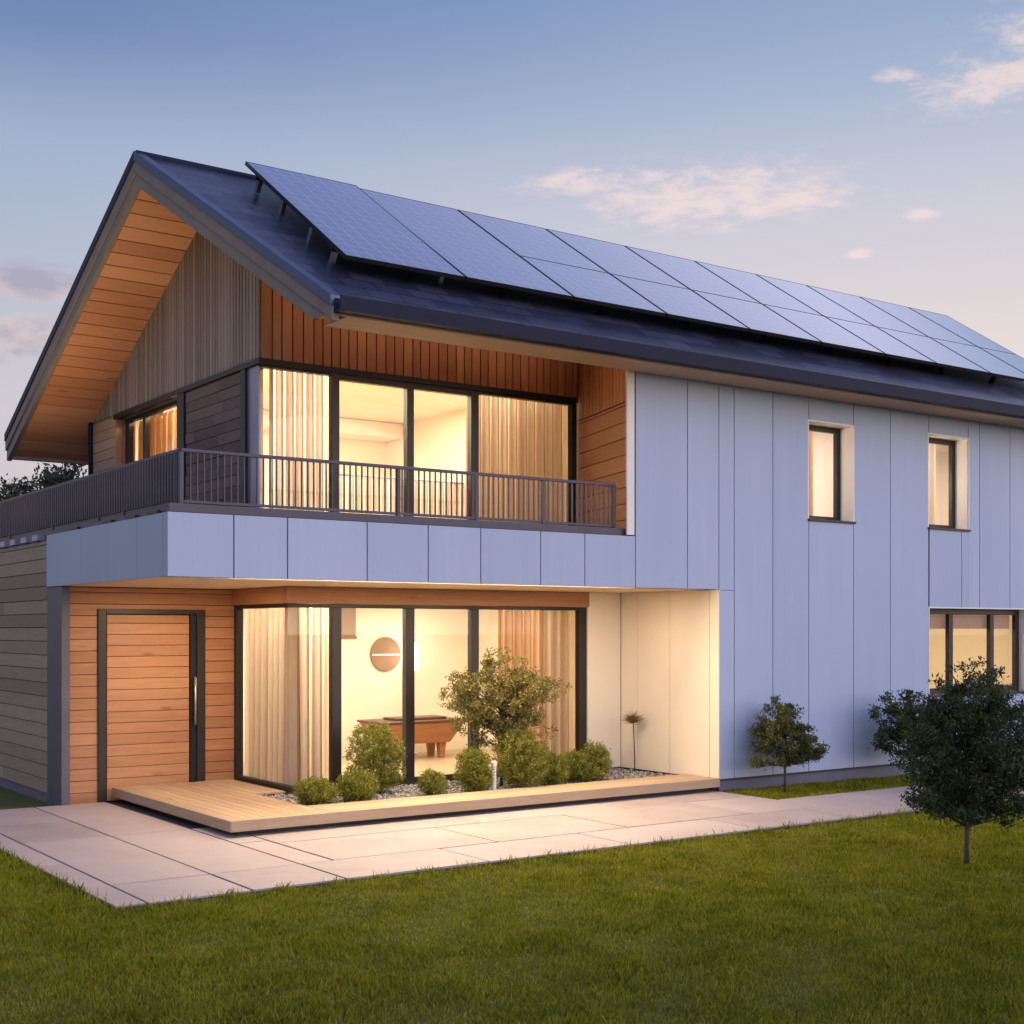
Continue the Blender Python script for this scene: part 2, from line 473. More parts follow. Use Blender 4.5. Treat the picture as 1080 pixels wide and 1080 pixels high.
# window reveals (painted white lining), frames and panes
def lining(h, d, name='window_reveal'):
    x0, x1, z0, z1 = h; t = .02
    mb = MB()
    mb.box(x0-t, x0, -.024, d, z0-t, z1+t); mb.box(x1, x1+t, -.024, d, z0-t, z1+t)
    mb.box(x0, x1, -.024, d, z1, z1+t)
    return part(name, mb, M['white'])
def window(h, d, bars, fw=.075, sill=True, deep=.35):
    x0, x1, z0, z1 = h
    mb = MB(); y0, y1 = d, d+.07
    mb.box(x0, x0+fw*.5, y0, y1, z0, z1); mb.box(x1-fw, x1, y0, y1, z0, z1)
    mb.box(x0+fw*.5, x1-fw, y0, y1, z1-fw, z1); mb.box(x0+fw*.5, x1-fw, y0, y1, z0, z0+fw)
    w = part('window', mb, M['frame'], .004)
    xs = [x0+fw*.5]+[c for b in bars for c in (b-.05, b+.05)]+[x1-fw]
    for b in bars: part('mullion', B(b-.05, b+.05, y0-.003, y1-.003, z0+fw, z1-fw), M['frame'], .004, w)
    for a, b in zip(xs[::2], xs[1::2]): part('pane', B(a, b, y0+.03, y0+.036, z0+fw, z1-fw), M['glass'], 0, w)
    if sill: part('sill', B(x0-.02, x1+.03, -.05, d, z0-.03, z0), M['frame'], .004, w)
    return w
for h in (W1, W2): lining(h, .27); window(h, .22, [])
lining(W3, .14); window(W3, .10, [17.42, 18.46], fw=.09)

# recess on the ground floor: soffit, back wall, right-hand cream wall
GX0, GY = 7.14, 2.0          # glazed corner
DY = 3.60                    # door wall
XR = 12.38
part('canopy_soffit', B(XF+.104, XR, .262, DY, ZS-.006, ZS+.008), M['ceil'])
part('light_cove', B(XF+.104, XR, .013, .26, ZS+.132, ZS+.138), M['white']); part('light_cove', B(XF+.104, XR, .252, .26, ZS-.005, ZS+.131), M['white'])  # boards of an added slot that holds the patio fill light
part('canopy_soffit', B(XF+.004, XF+.102, .262, DY-.1, ZS-.006, ZS+.008), M['ceil'])
mb = MB()
for a, b in ((.0, .16), (.16, .94), (.94, 1.62), (1.62, 1.985)): mb.box(XR, XR+.03, a+.004 if a else -.02, b-.004, .03, ZS-.008)
mb.box(11.77, XR-.004, 1.985, 2.01, .03, ZS-.008)
part('recess_panel', mb, M['cream_panel'], .003)
# door wall: cedar planks
DH = (5.34, 6.73, -.2, 2.26)
mb = MB()
for a, b, p, q in boards_h(4.97, GX0-.002, -.14, ZS-.008, .145, .007, [DH], 2.2): mb.box(a, b, DY, DY+.025, p, q)
part('cedar_wall', mb, M['cedar_h'], .003)
part('wall', B(4.97, DH[0], DY+.027, DY+.18, -.14, ZS), M['seam']); part('wall', B(DH[1], GX0+.1, DY+.027, DY+.18, -.14, ZS), M['seam'])
part('wall', B(DH[0], DH[1], DY+.027, DY+.18, DH[3], ZS), M['seam'])
# front door
mb = MB()
mb.box(5.34, 5.44, DY-.03, DY+.12, -.14, 2.26); mb.box(6.62, 6.73, DY-.03, DY+.12, -.14, 2.26); mb.box(5.44, 6.62, DY-.03, DY+.12, 2.20, 2.26)
door = part('front_door', mb, M['frame'], .004)
mb = MB(); z = -.12
while z < 2.18:
    e = min(z+.138, 2.195); mb.box(5.46, 6.525, DY+.01, DY+.05, z, e-.006); z = e
part('door_leaf', mb, M['door'], .003, door)
part('side_panel', B(6.54, 6.62, DY+.005, DY+.05, -.12, 2.195), M['black'], 0, door)
mb = MB(); mb.cyl((6.585, DY-.055, .78), .016, .62, 14); mb.cyl((6.585, DY-.055, .88), .009, .062, 10, axis='y'); mb.cyl((6.585, DY-.055, 1.30), .009, .062, 10, axis='y')
part('handle', mb, M['steel'], 0, door, True)
# pier and weathered side wall of the annex
part('corner_post', B(4.868, 4.972, 3.50, 4.085, GZ-.05, ZS-.012), M['postgrey'], .005)
mb = MB()
for a, b, p, q in boards_h(4.10, 12.0, -.03, 3.12, .172, .008, [], 3.2):
    mb.box(XF-.012+random.uniform(-.003, .003), XF+.02, a, b, p, q)
part('weathered_wall', mb, M['grey_wood'], .004)
part('wall', B(XF+.022, XF+.2, 4.1, 12, -.1, 3.12), M['seam'])
part('plinth', B(XF+.015, XF+.2, 4.09, 12, GZ-.1, -.034), M['plinth'])
y = 4.35
while y < 11.5:
    part('balcony_bracket', B(XF-.06, XF+.1, y, y+.24, 3.125, 3.20), M['lilac'], .004); y += .52
part('wall', B(XF+.2, 12.5, 11.8, 12, -.1, 3.1), M['grey_wood'])

# cedar beam over the glazing and the glazed corner
mb = MB()
mb.box(GX0-.03, 11.78, GY-.045, GY+.1, 2.325, ZS-.01); part('beam', mb, M['cedar_h'], .004)
part('beam', B(GX0-.03, GX0+.1, GY+.102, DY-.002, 2.325, ZS-.011), M['cedar_hy'], .004)
mb = MB()
mb.box(GX0, 11.76, GY, GY+.09, 2.275, 2.322); mb.box(GX0, 11.76, GY, GY+.09, .04, .10)
mb.box(GX0, GX0+.09, GY+.09, DY-.002, 2.275, 2.322); mb.box(GX0, GX0+.09, GY+.09, DY-.002, .04, .10)
gl = part('glazed_corner', mb, M['frame'], .004)
bars = [(7.74, 7.87), (8.80, 8.93), (9.81, 9.93), (11.63, 11.76)]
for a, b in bars: part('mullion', B(a, b, GY-.004, GY+.094, .10, 2.275), M['frame'], .004, gl)
part('mullion', B(GX0-.004, GX0+.094, DY-.08, DY-.003, .10, 2.275), M['frame'], .004, gl)
for a, b in ((GX0+.012, 7.74), (7.87, 8.80), (8.93, 9.81), (9.93, 11.63)):
    part('pane', B(a, b, GY+.035, GY+.041, .10, 2.275), M['glass'], 0, gl)
part('pane', B(GX0+.03, GX0+.036, GY+.05, DY-.08, .10, 2.275), M['glass'], 0, gl)

# living room
def room(x0, x1, y0, y1, z0, z1, m=M['plaster'], open_sides=(), fl=M['oak_floor']):
    mb = MB(); t = .05
    if 'b' not in open_sides: mb.box(x0-t, x1+t, y1, y1+t, z0, z1)
    if 'l' not in open_sides: mb.box(x0-t, x0, y0, y1, z0, z1)
    if 'r' not in open_sides: mb.box(x1, x1+t, y0, y1, z0, z1)
    if mb.v: part('interior_wall', mb, m)
    part('interior_ceiling', B(x0, x1, y0, y1, z1, z1+t), M['white'])
    part('interior_floor', B(x0, x1, y0, y1, z0-t, z0), fl)
room(7.16, 12.34, GY+.1, 5.6, .04, 2.44, open_sides=('l',))
part('interior_wall', B(7.06, 7.14, DY+.2, 5.6, .04, 2.44), M['plaster'])
part('interior_wall', B(11.80, 12.37, GY+.02, GY+.09, .04, 2.5), M['plaster'])

# ------------------------------------------------ upper floor
UX, UY = 6.60, 1.60
HZ = 5.10                     # window head
part('balcony_floor', B(XF+.03, 11.5, .13, 3.0, 3.13, ZF+.03), M['postgrey'])
part('balcony_floor', B(XF+.03, 6.9, 3.0, 12, 3.125, ZF+.028), M['postgrey'])
part('balcony_edge', B(XF+.01, 10.86, .03, .125, ZF+.002, 3.27), M['rail'], .004)
part('balcony_edge', B(XF+.06, XF+.15, .13, 11.9, ZF+.034, 3.24), M['rail'], .004)

def rz(y):    # roof surface height
    return 7.73-.662*(2.92-y) if y < 2.92 else 7.73-.4665*(y-2.92)
def sz(y): return rz(y)-.372    # soffit underside

# gable wall: taupe vertical slats, trapezoid tops under the roof
mb = MB(); y = UY
while y < 7.66:
    e = min(y+.092, 7.66)
    a, b = y, e-.018
    mb.hexa([(UX-.03, a, HZ+.07), (UX, a, HZ+.07), (UX, b, HZ+.07), (UX-.03, b, HZ+.07),
             (UX-.03, a, sz(a)+.05), (UX, a, sz(a)+.05), (UX, b, sz(b)+.05), (UX-.03, b, sz(b)+.05)])
    y = e
part('gable_cladding', mb, M['taupe_v'], .003)
mb = MB()
pr = [(UY+.03, HZ), (2.92, HZ), (7.62, HZ)]
mb.hexa([(UX, UY+.02, HZ), (UX+.15, UY+.02, HZ), (UX+.15, 2.92, HZ), (UX, 2.92, HZ), (UX, UY+.02, sz(UY)+.02), (UX+.15, UY+.02, sz(UY)+.02), (UX+.15, 2.92, sz(2.92)), (UX, 2.92, sz(2.92))])
mb.hexa([(UX, 2.92, HZ), (UX+.15, 2.92, HZ), (UX+.15, 7.64, HZ), (UX, 7.64, HZ), (UX, 2.92, sz(2.92)), (UX+.15, 2.92, sz(2.92)), (UX+.15, 7.64, sz(7.64)+.02), (UX, 7.64, sz(7.64)+.02)])
part('wall', mb, M['seam'])
# dark head rail all round
mb = MB(); mb.box(UX-.05, 11.26, UY-.05, UY+.04, HZ, HZ+.066); mb.box(UX-.05, UX+.04, UY+.042, 6.62, HZ, HZ+.066)
part('head_rail', mb, M['black'], .004)
# lower part of the gable wall
GW = (4.13, 6.60, 3.45, HZ)
mb = MB()
for a, b, p, q in boards_h(6.60, 7.66, 3.2, HZ+.068, .15, .007): mb.box(UX-.028, UX, a, b, p, q)
part('gable_boards', mb, M['grey_wood'], .003)
mb = MB()
for a, b, p, q in boards_h(2.10, 3.86, 3.2, HZ, .135, .006, [], .8): mb.box(UX-.03+random.uniform(0, .012), UX, a, b, p, q)
part('dark_shutter', mb, M['brown_wood'], .003)
part('wall', B(UX, UX+.15, 1.97, 3.88, 3.2, HZ), M['seam']); part('wall', B(UX, UX+.15, 6.60, 7.64, 3.2, HZ), M['seam'])
part('wall', B(UX, UX+.15, 4.14, 6.58, 3.2, 3.45), M['seam'])
mb = MB(); mb.box(UX-.045, UX+.3, 3.88, 4.12, 3.2, HZ); part('window_post', mb, M['black'], .004)
mb = MB(); mb.box(UX-.045, UX+.05, 1.95, 2.08, 3.2, HZ); part('window_post', mb, M['black'], .004)
mb = MB()
for a, b, p, q in boards_v(UX-.02, UX+.28, 3.45, HZ, .10, .006): mb.box(a, b, 6.585, 6.60, p, q)
part('window_reveal', mb, M['cedar_v'])
mb = MB(); x0, x1 = UX+.12, UX+.19
mb.box(x0, x1, 6.42, 6.58, 3.45, HZ); mb.box(x0, x1, 4.13, 6.42, HZ-.05, HZ); mb.box(x0, x1, 4.13, 6.42, 3.45, 3.53)
w = part('window', mb, M['frame'], .004)
part('mullion', B(x0-.003, x1-.003, 5.74, 5.84, 3.53, HZ-.05), M['frame'], .004, w)
part('pane', B(x0+.03, x0+.036, 4.13, 5.74, 3.53, HZ-.05), M['glass'], 0, w); part('pane', B(x0+.03, x0+.036, 5.84, 6.42, 3.53, HZ-.05), M['glass'], 0, w)
mb = MB(); mb.tube([(UX-.06, 7.62, 5.35), (UX-.06, 7.62, 5.0), (UX-.06, 7.62, 3.2)], [.035]*3, 10)
part('downpipe', mb, M['gutter'], 0, None, True)
part('wall', B(UX, 12, 7.66, 7.85, 3.1, 5.3), M['grey_wood'])

# balcony front wall: cedar slats above, glazing below
mb = MB()
for a, b, p, q in boards_v(UX+.002, 11.28, HZ+.07, sz(UY)+.05, .125, .016, (), .12): mb.box(a, b, UY-.03, UY, p, q)
part('cedar_slats', mb, M['cedar_v'], .003)
part('wall', B(UX+.16, 11.3, UY+.002, UY+.15, HZ+.07, sz(UY)+.05), M['seam'])
mb = MB(); mb.box(UX, 11.26, UY, UY+.09, 3.24, 3.36); mb.box(7.63, 9.54, UY, UY+.09, HZ-.07, HZ-.002)
mb.box(UX+.002, 7.53, UY, UY+.09, HZ-.03, HZ-.002); mb.box(9.66, 11.2, UY, UY+.09, HZ-.03, HZ-.002)
gl2 = part('balcony_glazing', mb, M['frame'], .004)
for a, b in ((7.53, 7.63), (8.58, 8.68), (9.54, 9.66), (11.19, 11.27)):
    part('mullion', B(a, b, UY-.004, UY+.094, 3.36, HZ-.003), M['frame'], .004, gl2)
for a, b in ((UX+.01, 7.53), (7.63, 8.58), (8.68, 9.54), (9.66, 11.19)):
    part('pane', B(a, b, UY+.04, UY+.046, 3.36, HZ-.03), M['glass'], 0, gl2)
part('corner_panel', B(UX-.01, UX+.012, UY+.035, 1.95, 3.24, HZ-.003), M['lilac'], 0, gl2)
# splayed cedar wall closing the balcony and its pale trim
p0, p1 = Vector((10.81, .0, 0)), Vector((11.30, UY, 0)); dv = (p1-p0); L = dv.length
mx = Matrix.Translation(p0) @ Matrix.Rotation(math.atan2(dv.y, dv.x), 4, 'Z')
mb = MB(); mb.m = mx
for a, b, p, q in boards_h(0.0, L, 3.18, 4.86, .205, .009): mb.box(a, b, 0, -.03, p, q)
for a, b, p, q in boards_v(0.0, L, 4.87, 6.3, .115, .014): mb.box(a, b, 0, -.03, p, sz(a*.95)+.03)
part('cedar_return', mb, M['cedar_hy'], .003)
mb = MB(); mb.m = mx; mb.hexa([(.02, -.1, 3.14), (L, -.1, 3.14), (L, -.032, 3.14), (.02, -.032, 3.14), (.02, -.1, 5.34), (L, -.1, 6.35), (L, -.032, 6.35), (.02, -.032, 5.34)]); part('wall', mb, M['seam'])
part('balcony_trim', B(10.795, 10.915, -.032, .0, 3.19, 5.30), M['white'], .004)

# bedroom behind the balcony
part('interior_floor', B(UX+.15, 11.3, UY+.1, 6.9, 3.25, 3.30), M['oak_floor'])
part('interior_ceiling', B(UX+.15, 12.0, UY+.152, 6.9, 5.42, 5.47), M['white'])
for q in ((UX+.3, 12.0, 6.9, 6.95, 3.3, 5.42), (11.32, 11.37, UY, 6.9, 3.3, 5.42), (UX+.16, UX+.2, 1.97, 3.88, 3.3, 5.42)):
    part('interior_wall', B(*q), M['plaster'])
part('ceiling_cove', B(7.2, 11.3, 6.3, 6.89, 5.18, 5.41), M['white'])
# rooms behind the plain wall
part('interior_wall', B(13.2, 20.5, 3.2, 3.25, 3.2, 5.3), M['white']); part('interior_ceiling', B(13.2, 20.5, .23, 3.2, 5.22, 5.27), M['white'])
part('interior_floor', B(12.6, 20.5, .23, 3.2, 3.0, 3.05), M['oak_floor'])
for x in (13.2, 16.2, 20.45): part('interior_wall', B(x, x+.05, .23, 3.2, 3.05, 5.22), M['white'])
part('interior_wall', B(12.6, 20.5, 3.2, 3.25, .0, 2.6), M['plaster']); part('interior_ceiling', B(12.6, 20.5, .23, 3.2, 2.6, 2.65), M['white'])
part('interior_floor', B(12.6, 20.5, .23, 3.2, -.05, .0), M['oak_floor'])
for x in (14.8, 20.45): part('interior_wall', B(x, x+.05, .23, 3.2, 0, 2.6), M['plaster'])
# tall dividing core so that no room leaks light
part('wall', B(12.42, 12.55, .23, 5.7, -.1, 5.0), M['seam']); part('wall', B(7, 21, 5.75, 5.95, -.1, 3.1), M['seam'])
part('wall', B(7.0, 21.0, 8.2, 8.35, -.1, 5.2), M['grey_wood'])

# ------------------------------------------------ roof
XA, XE2 = 5.60, 21.2
def rx(y):   # left edge of the roof in plan (the ridge leans out)
    return XA+(6.41-XA)*(2.92-y)/3.52 if y < 2.92 else XA
YE, YB = -.60, 8.73
def slope(y0, y1, t0, t1, inset=0.0):
    a, b = rx(y0)+inset, rx(y1)+inset
    return [(a, y0, rz(y0)-t1), (XE2-inset, y0, rz(y0)-t1), (XE2-inset, y1, rz(y1)-t1), (b, y1, rz(y1)-t1),
            (a, y0, rz(y0)-t0), (XE2-inset, y0, rz(y0)-t0), (XE2-inset, y1, rz(y1)-t0), (b, y1, rz(y1)-t0)]
roof = part('roof', MB().hexa(slope(YE, 2.92, 0, .10)), M['roof'])
# brick texture runs in object space, so lay the slopes' covering as local planes
part('roof_slope', MB().hexa(slope(2.92, YB, 0, .10)), M['roof'], 0, roof)
part('ridge_cap', MB().tube([(XA-.02, 2.92, 7.715), (XE2+.02, 2.92, 7.715)], [.06, .06], 8), M['gutter'], 0, roof)
def edge(y0, y1, t0, t1, w0, w1):
    mb = MB(); a, b = rx(y0), rx(y1)
    mb.hexa([(a+w0, y0, rz(y0)-t1), (a+w1, y0, rz(y0)-t1), (b+w1, y1, rz(y1)-t1), (b+w0, y1, rz(y1)-t1),
             (a+w0, y0, rz(y0)-t0), (a+w1, y0, rz(y0)-t0), (b+w1, y1, rz(y1)-t0), (b+w0, y1, rz(y1)-t0)])
    return mb
for y0, y1 in ((YE, 2.92), (2.92, YB)):
    part('edge_flashing', edge(y0, y1, -.03, .085, -.05, .07), M['flash' if y0 < 0 else 'gutter'], .004, roof)
    part('rake_board', edge(y0, y1, .088, .23, -.035, .05), M['taupe_board'], .004, roof)
    if y0 < 0:
        yb, yt = -.279, -.491; zz = 5.24
        part('rake_board', MB().hexa([(rx(yt)-.012, yt, zz), (rx(yt)+.06, yt, zz), (rx(yb)+.06, yb, zz), (rx(yb)-.012, yb, zz),
             (rx(yt)-.012, yt, rz(yt)-.2321), (rx(yt)+.06, yt, rz(yt)-.2321), (rx(yb)+.06, yb, rz(yb)-.232), (rx(yb)-.012, yb, rz(yb)-.232)]), M['taupe_board'], 0, roof)
        y0 = yb+.0005
    part('rake_board', edge(y0, y1, .232, .385, -.012, .06), M['taupe_board'], .004, roof)
    mb = edge(y0, y1, -.03, .36, 15.6-rx(0)+rx(0), 15.64) if False else None
mb = MB()
for y0, y1 in ((YE, 2.92), (2.92, YB)):
    mb.hexa([(XE2-.0, y0, rz(y0)-.36), (XE2+.05, y0, rz(y0)-.36), (XE2+.05, y1, rz(y1)-.36), (XE2, y1, rz(y1)-.36),
             (XE2-.0, y0, rz(y0)+.03), (XE2+.05, y0, rz(y0)+.03), (XE2+.05, y1, rz(y1)+.03), (XE2, y1, rz(y1)+.03)])
part('rake_board', mb, M['taupe_board'], 0, roof)
# cedar soffit boards, laid along the house
mb = MB()
y = 2.92
while y < YB-.02:
    e = min(y+.23, YB-.01); a, b = y, e-.018
    mb.hexa([(rx(a)+.055, a, rz(a)-.372), (UX+.3, a, rz(a)-.372), (UX+.3, b, rz(b)-.372), (rx(b)+.055, b, rz(b)-.372),
             (rx(a)+.055, a, rz(a)-.33), (UX+.3, a, rz(a)-.33), (UX+.3, b, rz(b)-.33), (rx(b)+.055, b, rz(b)-.33)])
    y = e
y = 2.92
while y > -.02:
    e = y-.18; a, b = y, e+.008
    x1 = UX+.3 if y > UY+.2 else 11.6
    mb.hexa([(rx(b)+.055, b, rz(b)-.372), (x1, b, rz(b)-.372), (x1, a, rz(a)-.372), (rx(a)+.055, a, rz(a)-.372),
             (rx(b)+.055, b, rz(b)-.33), (x1, b, rz(b)-.33), (x1, a, rz(a)-.33), (rx(a)+.055, a, rz(a)-.33)])
    y = e
part('soffit', mb, M['soffit'])
mb = MB()
mb.hexa([(p[0], p[1], p[2]) for p in slope(-.3, 2.90, .2, .325, .06)]); mb.hexa(slope(2.94, YB-.1, .2, .325, .06))
part('roof_lining', mb, M['seam'], 0, roof)
# eaves: gutter, pale board and narrow flat soffit
gx = 6.40
mb = MB()
pts = [(-.60, 5.25), (-.735, 5.25), (-.75, 5.40), (-.735, 5.405), (-.722, 5.265), (-.61, 5.265), (-.61, 5.385), (-.60, 5.385)]
n = len(pts)
mb.add([(gx, *p) for p in pts]+[(XE2+.05, *p) for p in pts], [(i, (i+1) % n, n+(i+1) % n, n+i) for i in range(n)]+[tuple(range(n-1, -1, -1)), tuple(range(n, 2*n))])
part('gutter', mb, M['gutter'])

part('eaves_board', B(gx+.05, XE2, -.598, -.575, 5.228, 5.30), M['beige'], .004)
part('eaves_board', B(gx+.18, XE2, -.573, -.036, 5.240, 5.258), M['beige'])
mb = MB(); mb.box(XA, XE2, YB+.0, YB+.13, 4.90, 5.03); part('gutter', mb, M['gutter'])
part('eaves_board', B(XA+.05, XE2, YB-.12, YB-.002, 4.66, 4.90), M['taupe_board'])
# right-hand gable end
mb = MB(); mb.hexa([(XE-.1, .1, 5), (XE, .1, 5), (XE, 2.92, 5), (XE-.1, 2.92, 5), (XE-.1, .1, rz(.1)-.34), (XE, .1, rz(.1)-.34), (XE, 2.92, rz(2.92)-.34), (XE-.1, 2.92, rz(2.92)-.34)])
mb.hexa([(XE-.1, 2.92, 5), (XE, 2.92, 5), (XE, 8.3, 5), (XE-.1, 8.3, 5), (XE-.1, 2.92, rz(2.92)-.34), (XE, 2.92, rz(2.92)-.34), (XE, 8.3, rz(8.3)-.34), (XE-.1, 8.3, rz(8.3)-.34)])
mb.box(XE-.1, XE, 5.8, 8.3, 0, 5); part('wall', mb, M['blue'])

# ------------------------------------------------ balcony railings
RX, RY = 5.05, .12
def copies(mesh_ob, locs, parent):
    for l in locs:
        c = mesh_ob.copy(); c.location = l; col.objects.link(c); c.parent = parent
rail = part('balcony_railing', B(RX, 10.72, RY-.02, RY+.02, 3.80, 3.835), M['rail'], .004)
part('bottom_rail', B(RX+.03, 10.72, RY-.012, RY+.012, 3.285, 3.315), M['rail'], .003, rail)
def bars_front(x):
    return B(x-.006, x+.006, RY-.010, RY+.010, 3.315, 3.80)
proto = part('baluster', bars_front(RX+.1), M['rail'], 0, rail)
n = 76; stepx = (10.70-RX-.1)/n
copies(proto, [(stepx*i, 0, 0) for i in range(1, n+1)], rail)
for x in (RX, 7.58, 8.63, 9.60, 10.70):
    part('post', B(x-.022, x+.022, RY-.024, RY+.024, 3.22, 3.80), M['rail'], .003, rail)
rail2 = part('balcony_railing', B(RX-.02, RX+.02, RY+.022, 11.6, 3.80, 3.835), M['rail'], .004)
part('bottom_rail', B(RX-.012, RX+.012, RY+.03, 11.6, 3.255, 3.315), M['rail'], .003, rail2)
proto = part('baluster', B(RX-.034, RX+.034, RY+.09, RY+.118, 3.315, 3.80), M['rail'], 0, rail2)
copies(proto, [(0, .082*i, 0) for i in range(1, 98)], rail2)
mb = MB(); y = RY+.1+.082*98
while y < 11.6:
    mb.box(RX-.034, RX+.034, y, y+.028, 3.315, 3.80); y += .082
tag(part('far_balusters', mb, M['rail'], 0, rail2), kind='stuff')
for y in (RY+.05, 1.75, 2.6, 4.4, 6.4, 8.6): part('post', B(RX-.026, RX+.026, y, y+.06, 3.24, 3.80), M['rail'], .003, rail2)
for y in (.3, .95, 1.7, 2.9): part('balcony_bracket', B(XF-.01, XF+.12, y, y+.30, ZF+.002, ZF+.033), M['black'])

# ================================================================== solar panels
seams = [6.82, 8.38, 9.94, 11.44, 12.92, 14.33, 15.68, 16.86, 18.2, 19.5, 20.6]
words = ['first from the gable end, striped and standing proud on its brackets', 'second from the gable end', 'third from the gable end', 'fourth from the gable end', 'fifth from the gable end',
         'sixth from the gable end', 'seventh from the gable end', 'eighth, above the first upper window', 'ninth, second from the far end', 'tenth, at the far end of the roof']
labels = ['dark blue solar panel nearest the gable, its mounting brackets showing at the open edge',
 'dark blue solar panel second from the gable rake', 'dark blue solar panel third from the gable rake', 'blue solar panel fourth from the gable rake, above the end of the balcony',
 'blue solar panel fifth from the gable rake', 'blue solar panel sixth from the gable rake', 'pale blue solar panel seventh from the gable rake', 'pale blue solar panel third from the far end of the row',
 'pale blue solar panel second from the far end of the row', 'pale blue solar panel last in the row beside the far rake']
ang = math.atan(.662)
Lp = 3.13
for i, (a, b) in enumerate(zip(seams, seams[1:])):
    d = .27
    y0 = -.07
    o = empty('solar_panel', (a, y0, rz(y0)+d), labels[i], 'solar panel', 'solar panels along the roof')
    o.rotation_euler = (ang+(R(.5) if i == 0 else 0), 0, 0)
    def loc(mb, name, m, bevel=0.0):
        q = mb.build(name, m); q.parent = o
        if bevel:
            bv = q.modifiers.new('edge', 'BEVEL'); bv.width = bevel; bv.segments = 2
        return q
    w = b-a-.022
    loc(B(.012, w-.012, .012, Lp-.012, -.006, .004), 'cell_glass', M['solar'])
    mb = MB(); mb.box(0, w, 0, .012, -.04, .006); mb.box(0, w, Lp-.012, Lp, -.04, .006); mb.box(0, .012, .012, Lp-.012, -.04, .006); mb.box(w-.012, w, .012, Lp-.012, -.04, .006)
    loc(mb, 'panel_frame', M['black'])
    loc(B(.03, w-.03, .03, Lp-.03, -.032, -.012), 'back_sheet', M['seam'])
    if i > 1: loc(B(.012, w-.012, 1.38, 1.395, .0042, .0065), 'cross_bar', M['gutter'])
    for yy in ((.35, 1.0, 1.9, 2.7) if i == 0 else (.35, 2.7)):
        for xx in ((.04, w-.1) if i == 0 else (w*.5,)):
            loc(B(xx, xx+.05, yy, yy+.07, -.235, -.041), 'mounting_bracket', M['steel'] if i == 0 else M['black'])
    for yy in (.36, 2.72): loc(B(0, w, yy-.02, yy+.02, -.085, -.042), 'mounting_rail', M['black'])

# ================================================================== deck and bed
deck = empty('deck', (6, 1, GZ), 'low pale timber deck stepping round the pebble bed to the front door', 'deck')
def dpart(name, mb, m, bevel=.003): return mb.build(name, m, deck, bevel)
DX0, DX1, DY0 = 5.52, 12.36, -.06
BX, BY = 6.70, .62
mb = MB(); x = DX0+.03
while x < BX-.01:
    e = min(x+.125, BX); mb.box(x, e-.007, DY0+.045, DY-.02 if e < DH[0] or x > DH[1] else DY-.04, .024, .05); x = e
x = BX+.0
while x < 7.08:
    e = min(x+.125, 7.1); mb.box(x, e-.007, 1.98, DY-.02, .024, .05); x = e
dpart('deck_boards', mb, M['deckwood_y'])
mb = MB(); y = DY0+.045
while y < BY-.02:
    e = min(y+.128, BY); mb.box(BX+.002, DX1, y, e-.006, .024, .05); y = e
dpart('deck_boards', mb, M['deckwood_x'])
mb = MB(); mb.box(DX0, DX1, DY0, DY0+.04, -.062, .052); dpart('edge_board', mb, M['deckwood_x'])
mb = MB(); mb.box(DX0-.012, DX0+.024, DY0+.003, DY-.04, -.062, .051); dpart('edge_board', mb, M['deckwood_y'])
dpart('deck_frame', B(DX0+.12, 12.3, DY0+.14, BY-.01, GZ-.02, .02), M['black'])
dpart('deck_frame', B(DX0+.12, BX-.01, BY, DY-.06, GZ-.02, .02), M['black'])
dpart('deck_frame', B(BX, 7.08, 1.985, DY-.06, GZ-.02, .02), M['black'])
tag(B(BX+.003, 12.35, BY+.003, 1.975, GZ-.02, .0).build('ground_bed', M['bedsoil']), kind='structure')
# pebbles: thousands of small flat stones in one object
def pebbles(n):
    base = np.array([(1, 0, 0), (-1, 0, 0), (0, 1, 0), (0, -1, 0), (0, 0, 1), (0, 0, -1)], float)
    bf = np.array([(0, 2, 4), (2, 1, 4), (1, 3, 4), (3, 0, 4), (2, 0, 5), (1, 2, 5), (3, 1, 5), (0, 3, 5)])
    c = np.stack([rng.uniform(BX+.04, 12.32, n), rng.uniform(BY+.03, 1.95, n), rng.uniform(.0, .018, n)], 1)
    sc = rng.uniform(.014, .036, (n, 1))*np.stack([np.ones(n), rng.uniform(.6, 1, n), rng.uniform(.35, .65, n)], 1)
    a = rng.uniform(0, 6.28, n); ca, sa = np.cos(a), np.sin(a)
    v = base[None]*sc[:, None, :]*rng.uniform(.75, 1.15, (n, 6, 1))
    x = v[..., 0]*ca[:, None]-v[..., 1]*sa[:, None]; y = v[..., 0]*sa[:, None]+v[..., 1]*ca[:, None]
    v = np.stack([x, y, v[..., 2]+rng.uniform(-.006, .006, (n, 6))], 2)+c[:, None, :]
    f = bf[None]+(np.arange(n)*6)[:, None, None]
    return v.reshape(-1, 3), f.reshape(-1, 3)
v, f = pebbles(9000)
tag(npmesh('gravel', v, f, M['pebble']), 'grey pebbles filling the planting bed before the window', 'gravel', kind='stuff')

